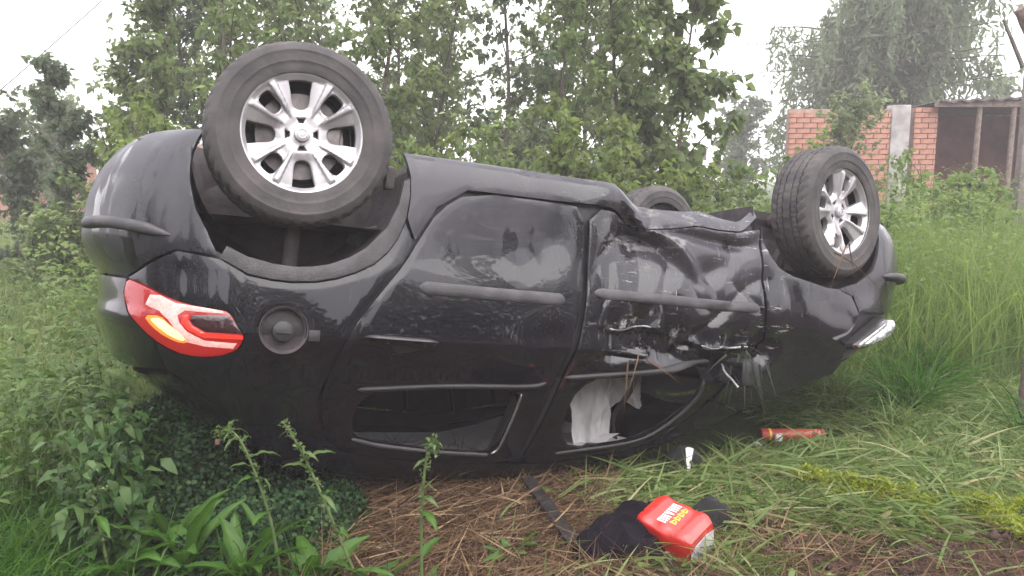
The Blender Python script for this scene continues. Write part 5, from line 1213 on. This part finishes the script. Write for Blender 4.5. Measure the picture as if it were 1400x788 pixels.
G = np.array([[packet_pt(-2 * PI * i / 72 + .001, s) for s in np.linspace(-1, 1, 40)] for i in range(73)])
m = MB(); m.grid(G[:, ::-1]); m.add(np.vstack([G[:-1, 0], [[0, -hy_ - .004, 0]]]), [((i + 1) % 72, i, 72) for i in range(72)]); m.add(np.vstack([G[:-1, -1], [[0, hy_ + .004, 0]]]), [(i, (i + 1) % 72, 72) for i in range(72)])
m.build('wrapper', redp, rp_, True, 45)
def on_top(poly, name, mat, z=None, face='top', th=.0012):
    """print laid on a face of the packet; poly in face metres"""
    vo, F = fill([resample(np.array(poly, float), .006)], .006)
    def pos(q, o):
        if face == 'top':
            s = np.clip(q[:, 1] / hy_, -1, 1); lump = 1 + .022 * np.cos(s * PI * 3.0)
            return np.stack([q[:, 0], q[:, 1], hz_ * lump * (1 - np.abs(s) ** 9 * .16) + .0022 - o], 1)
        if face == 'end': return np.stack([q[:, 0], -hy_ - .006 + o, q[:, 1]], 1)
        if face == 'right':
            s = np.clip(q[:, 0] / hy_, -1, 1); lump = 1 + .022 * np.cos(s * PI * 3.0); return np.stack([-(hx_ * lump * (1 - np.abs(s) ** 9 * .16) + .004 - o), q[:, 0], q[:, 1]], 1)
    V, FF = skin(vo, F, pos, .002, .0002); return obj(name, V, FF, mat, rp_, True, 40)
# blocky white word and a yellow one, reading along the packet (letters are worn and cannot be read)
def bar(a, b, w):
    a, b = np.array(a), np.array(b); t_ = unit(b - a); n_ = np.array([-t_[1], t_[0]]) * w / 2; return [a - n_, b - n_, b + n_, a + n_]
for k in range(5):
    y0_ = -.062 + k * .0225; xl, xr = -.038, -.002
    for poly in ([bar((xl, y0_), (xr, y0_), .0055), bar((xl, y0_ + .0115), (xr, y0_ + .0115), .0055), bar((xl + (.016 if k % 2 else .004), y0_), (xl + (.016 if k % 2 else .004), y0_ + .0115), .006)] if k != 2 else [bar((xl, y0_), (xr, y0_ + .006), .0055), bar((xl, y0_ + .0125), (xr, y0_ + .006), .0055)]): on_top([(q_[1] + .012, -q_[0]) for q_ in poly], 'white_letter', whitep)
for k in range(4):
    y0_ = -.050 + k * .024
    for poly in (bar((.006, y0_), (.028, y0_ + .004), .005), bar((.026, y0_ + .002), (.022, y0_ + .018), .005), bar((.010, y0_ + .004), (.016, y0_ + .020), .004)): on_top([(q_[1] + .012, -q_[0]) for q_ in poly], 'yellow_letter', yellp)
on_top([(-.072, -.045), (-.02, -.056), (.05, -.052), (.074, -.03), (.070, .036), (.03, .050), (-.05, .046), (-.076, .02)], 'torn_end', silv, face='end', th=.003)
on_top([(-.075, -.040), (-.02, -.044), (-.015, -.008), (-.07, -.004)], 'white_label', whitep, face='right'); on_top([(-.008, -.042), (.022, -.040), (.024, -.014), (-.006, -.010)], 'yellow_label', yellp, face='right')
# red tube
pt = at(1083, 578, 4.12); tb = empty('red_tube', (pt[0], pt[1], float(gh(pt[0], pt[1])) + .045)); tag(tb, 'red plastic tube lying in the cut grass beside the wreck', 'tube'); tb.rotation_euler = (0, math.radians(2), math.radians(4))
m = MB(); pts = [(-.17, .028), (-.165, .031), (.12, .031), (.16, .031), (.165, .029)]; A = np.array([(r, z) for z, r in [(-.17, .0), (-.17, .028), (-.166, .031), (.160, .031), (.166, .028), (.166, .0)]])
MX = np.array([[0, 0, 1], [1, 0, 0], [0, 1, 0]], float); m.lathe(A, 24, M=MX); m.build('barrel', simple('faded_red_plastic', (.52, .075, .065), (.40, .045, .040), .45, 8, .15, coat=.2), tb)
m = MB(); m.lathe([(.0, -.010), (.034, -.010), (.034, .010), (.0, .010)], 24, M=MX, o=(.162, 0, 0)); m.build('end_cap', brick_d, tb)
m = MB(); m.lathe([(.0325, -.006), (.0335, 0), (.0325, .006)], 24, M=MX, o=(-.125, 0, 0)); m.build('yellow_ring', yellp, tb)
m = MB(); V_, F_ = rbox((.020, .012, .020), .006); m.add(V_ + [-.085, -.036, -.004], F_); m.build('white_clip', whitep, tb)
# scraps
def scrap(name, label, cat, p, h, mat, rot, seed):
    V_, F_ = rbox(h, min(h) * .6); V_ = V_ + .25 * min(h) * np.stack([snoise(V_[:, 1] * 40, V_[:, 2] * 40, 2, seed), snoise(V_[:, 0] * 40, V_[:, 2] * 40, 2, seed + 1), snoise(V_[:, 0] * 40, V_[:, 1] * 40, 2, seed + 2)], 1)
    o = obj(name, V_, F_, mat, None, True, 45, loc=(p[0], p[1], float(gh(p[0], p[1])) + h[2] * .8 + .02)); o.rotation_euler = rot; tag(o, label, cat); return o
scrap('plastic_scrap', 'small dark blue plastic scrap below the yellow green moss', 'scrap', at(1257, 684, 3.08), (.030, .022, .016), simple('dark_blue_plastic', (.035, .035, .075), (.02, .02, .045), .4, 10), (.2, .1, .5), 3)
scrap('brick_fragment', 'broken orange brick fragment at the right edge of the moss', 'brick fragment', at(1395, 640, 3.36), (.035, .022, .020), brick_m, (.1, .2, .4), 6)
scrap('foam_scrap', 'small white scrap lying on the grass right of the cap', 'scrap', at(1036, 592, 4.0), (.018, .015, .010), whitep, (.2, .1, .5), 9)
# strap from under the roof to the ground
A = at(722, 655, 3.22); B = at(784, 768, 2.66); s = np.linspace(0, 1, 14)
P = A + (B - A) * s[:, None]; P[:, 2] = np.maximum(gh(P[:, 0], P[:, 1]) + .075, A[2] * (1 - s) + (float(gh(B[0], B[1])) + .07) * s)
G = np.zeros((14, 2, 2, 3)); dv = unit(np.array([B[1] - A[1], -(B[0] - A[0]), 0])); 
m = MB(); q4 = [(-1, -1), (1, -1), (1, 1), (-1, 1), (-1, -1)]
Gs = np.array([[P[i] - P[0] + dv * .026 * a + np.array([0, 0, .008 * b]) for a, b in q4] for i in range(14)]); m.grid(Gs[:, ::-1]); m.add(Gs[0, :4], [(0, 1, 2, 3)]); m.add(Gs[-1, :4], [(3, 2, 1, 0)])
tag(m.build('black_strap', blackp, None, loc=P[0]), 'flat black strip of trim running from under the car roof into the straw', 'strip')
# grass torn off and hanging on the mirror and front wheel
def hanging(label, c, n, l0, l1, seed, mat=m_field):
    rr_ = np.random.default_rng(seed); P = rr_.normal(0, .03, (n, 3)); d = unit(rr_.normal(0, .7, (n, 3)) + [.1, -.25, -1.2])
    V, F, q = blades(P, d, rr_.uniform(l0, l1, n), rr_.uniform(.005, .011, n), rr_.uniform(.5, 1.4, n), 5); o = obj('torn_grass', V, F, mat, rnd=rr_.uniform(.2, 1, n)[q], loc=tuple(c)); tag(o, label, 'grass', 'torn grass caught on the wreck'); return o
m_grim = leafmat('wilted_grass', [(0, (.012, .017, .010)), (.6, (.032, .042, .024)), (1, (.07, .075, .045))], .2)
hanging('tuft of torn grass caught on the smashed door mirror', car_world(1.92, .93, 1.04), 46, .06, .16, 3, m_grim)
hanging('few dry stalks hanging from the front wheel rim', car_world(2.50, .885, .48), 5, .10, .22, 8, m_straw)
hanging('dry stalk wisp hanging below the crushed front door', car_world(1.38, .87, 1.06), 5, .08, .18, 12, m_straw)

# ------------------------------------------------------------------ unseen tree line added behind the photographer to darken reflections in the black paint
n = 42000; ang = R.uniform(math.radians(186), math.radians(354), n); rad = R.normal(9.5, .9, n)
top = 3.8 + 1.0 * np.sin(ang * 9) + .9 * np.sin(ang * 23 + 1)
zz = R.random(n) ** .8 * top; P = np.stack([rad * np.cos(ang), rad * np.sin(ang) + 1.5, zz], 1)
L = R.uniform(.10, .22, n); V, F, q = leaves(P, R.normal(0, 1, (n, 3)), R.normal(0, 1, (n, 3)), L, L * .7)
tag(obj('reflection_tree_line', V, F, m_leafd, rnd=R.random(n)[q]), kind='stuff')
# ------------------------------------------------------------------ thin air haze, tinted and added to imitate pale lens veil
m, t, b = nmat('haze_veil'); t.nodes.remove(b); pv = node(t, 'ShaderNodeVolumePrincipled'); pv.inputs['Color'].default_value = (.96, .91, .95, 1); pv.inputs['Density'].default_value = .0056
t.links.new(pv.outputs[0], t.nodes['Material Output'].inputs['Volume'])
mb = MB(); mb.box((0, 0, 4.0), (980, 980, 5.5)); h_ = mb.build('haze', m, None, smooth=False); tag(h_, kind='stuff')
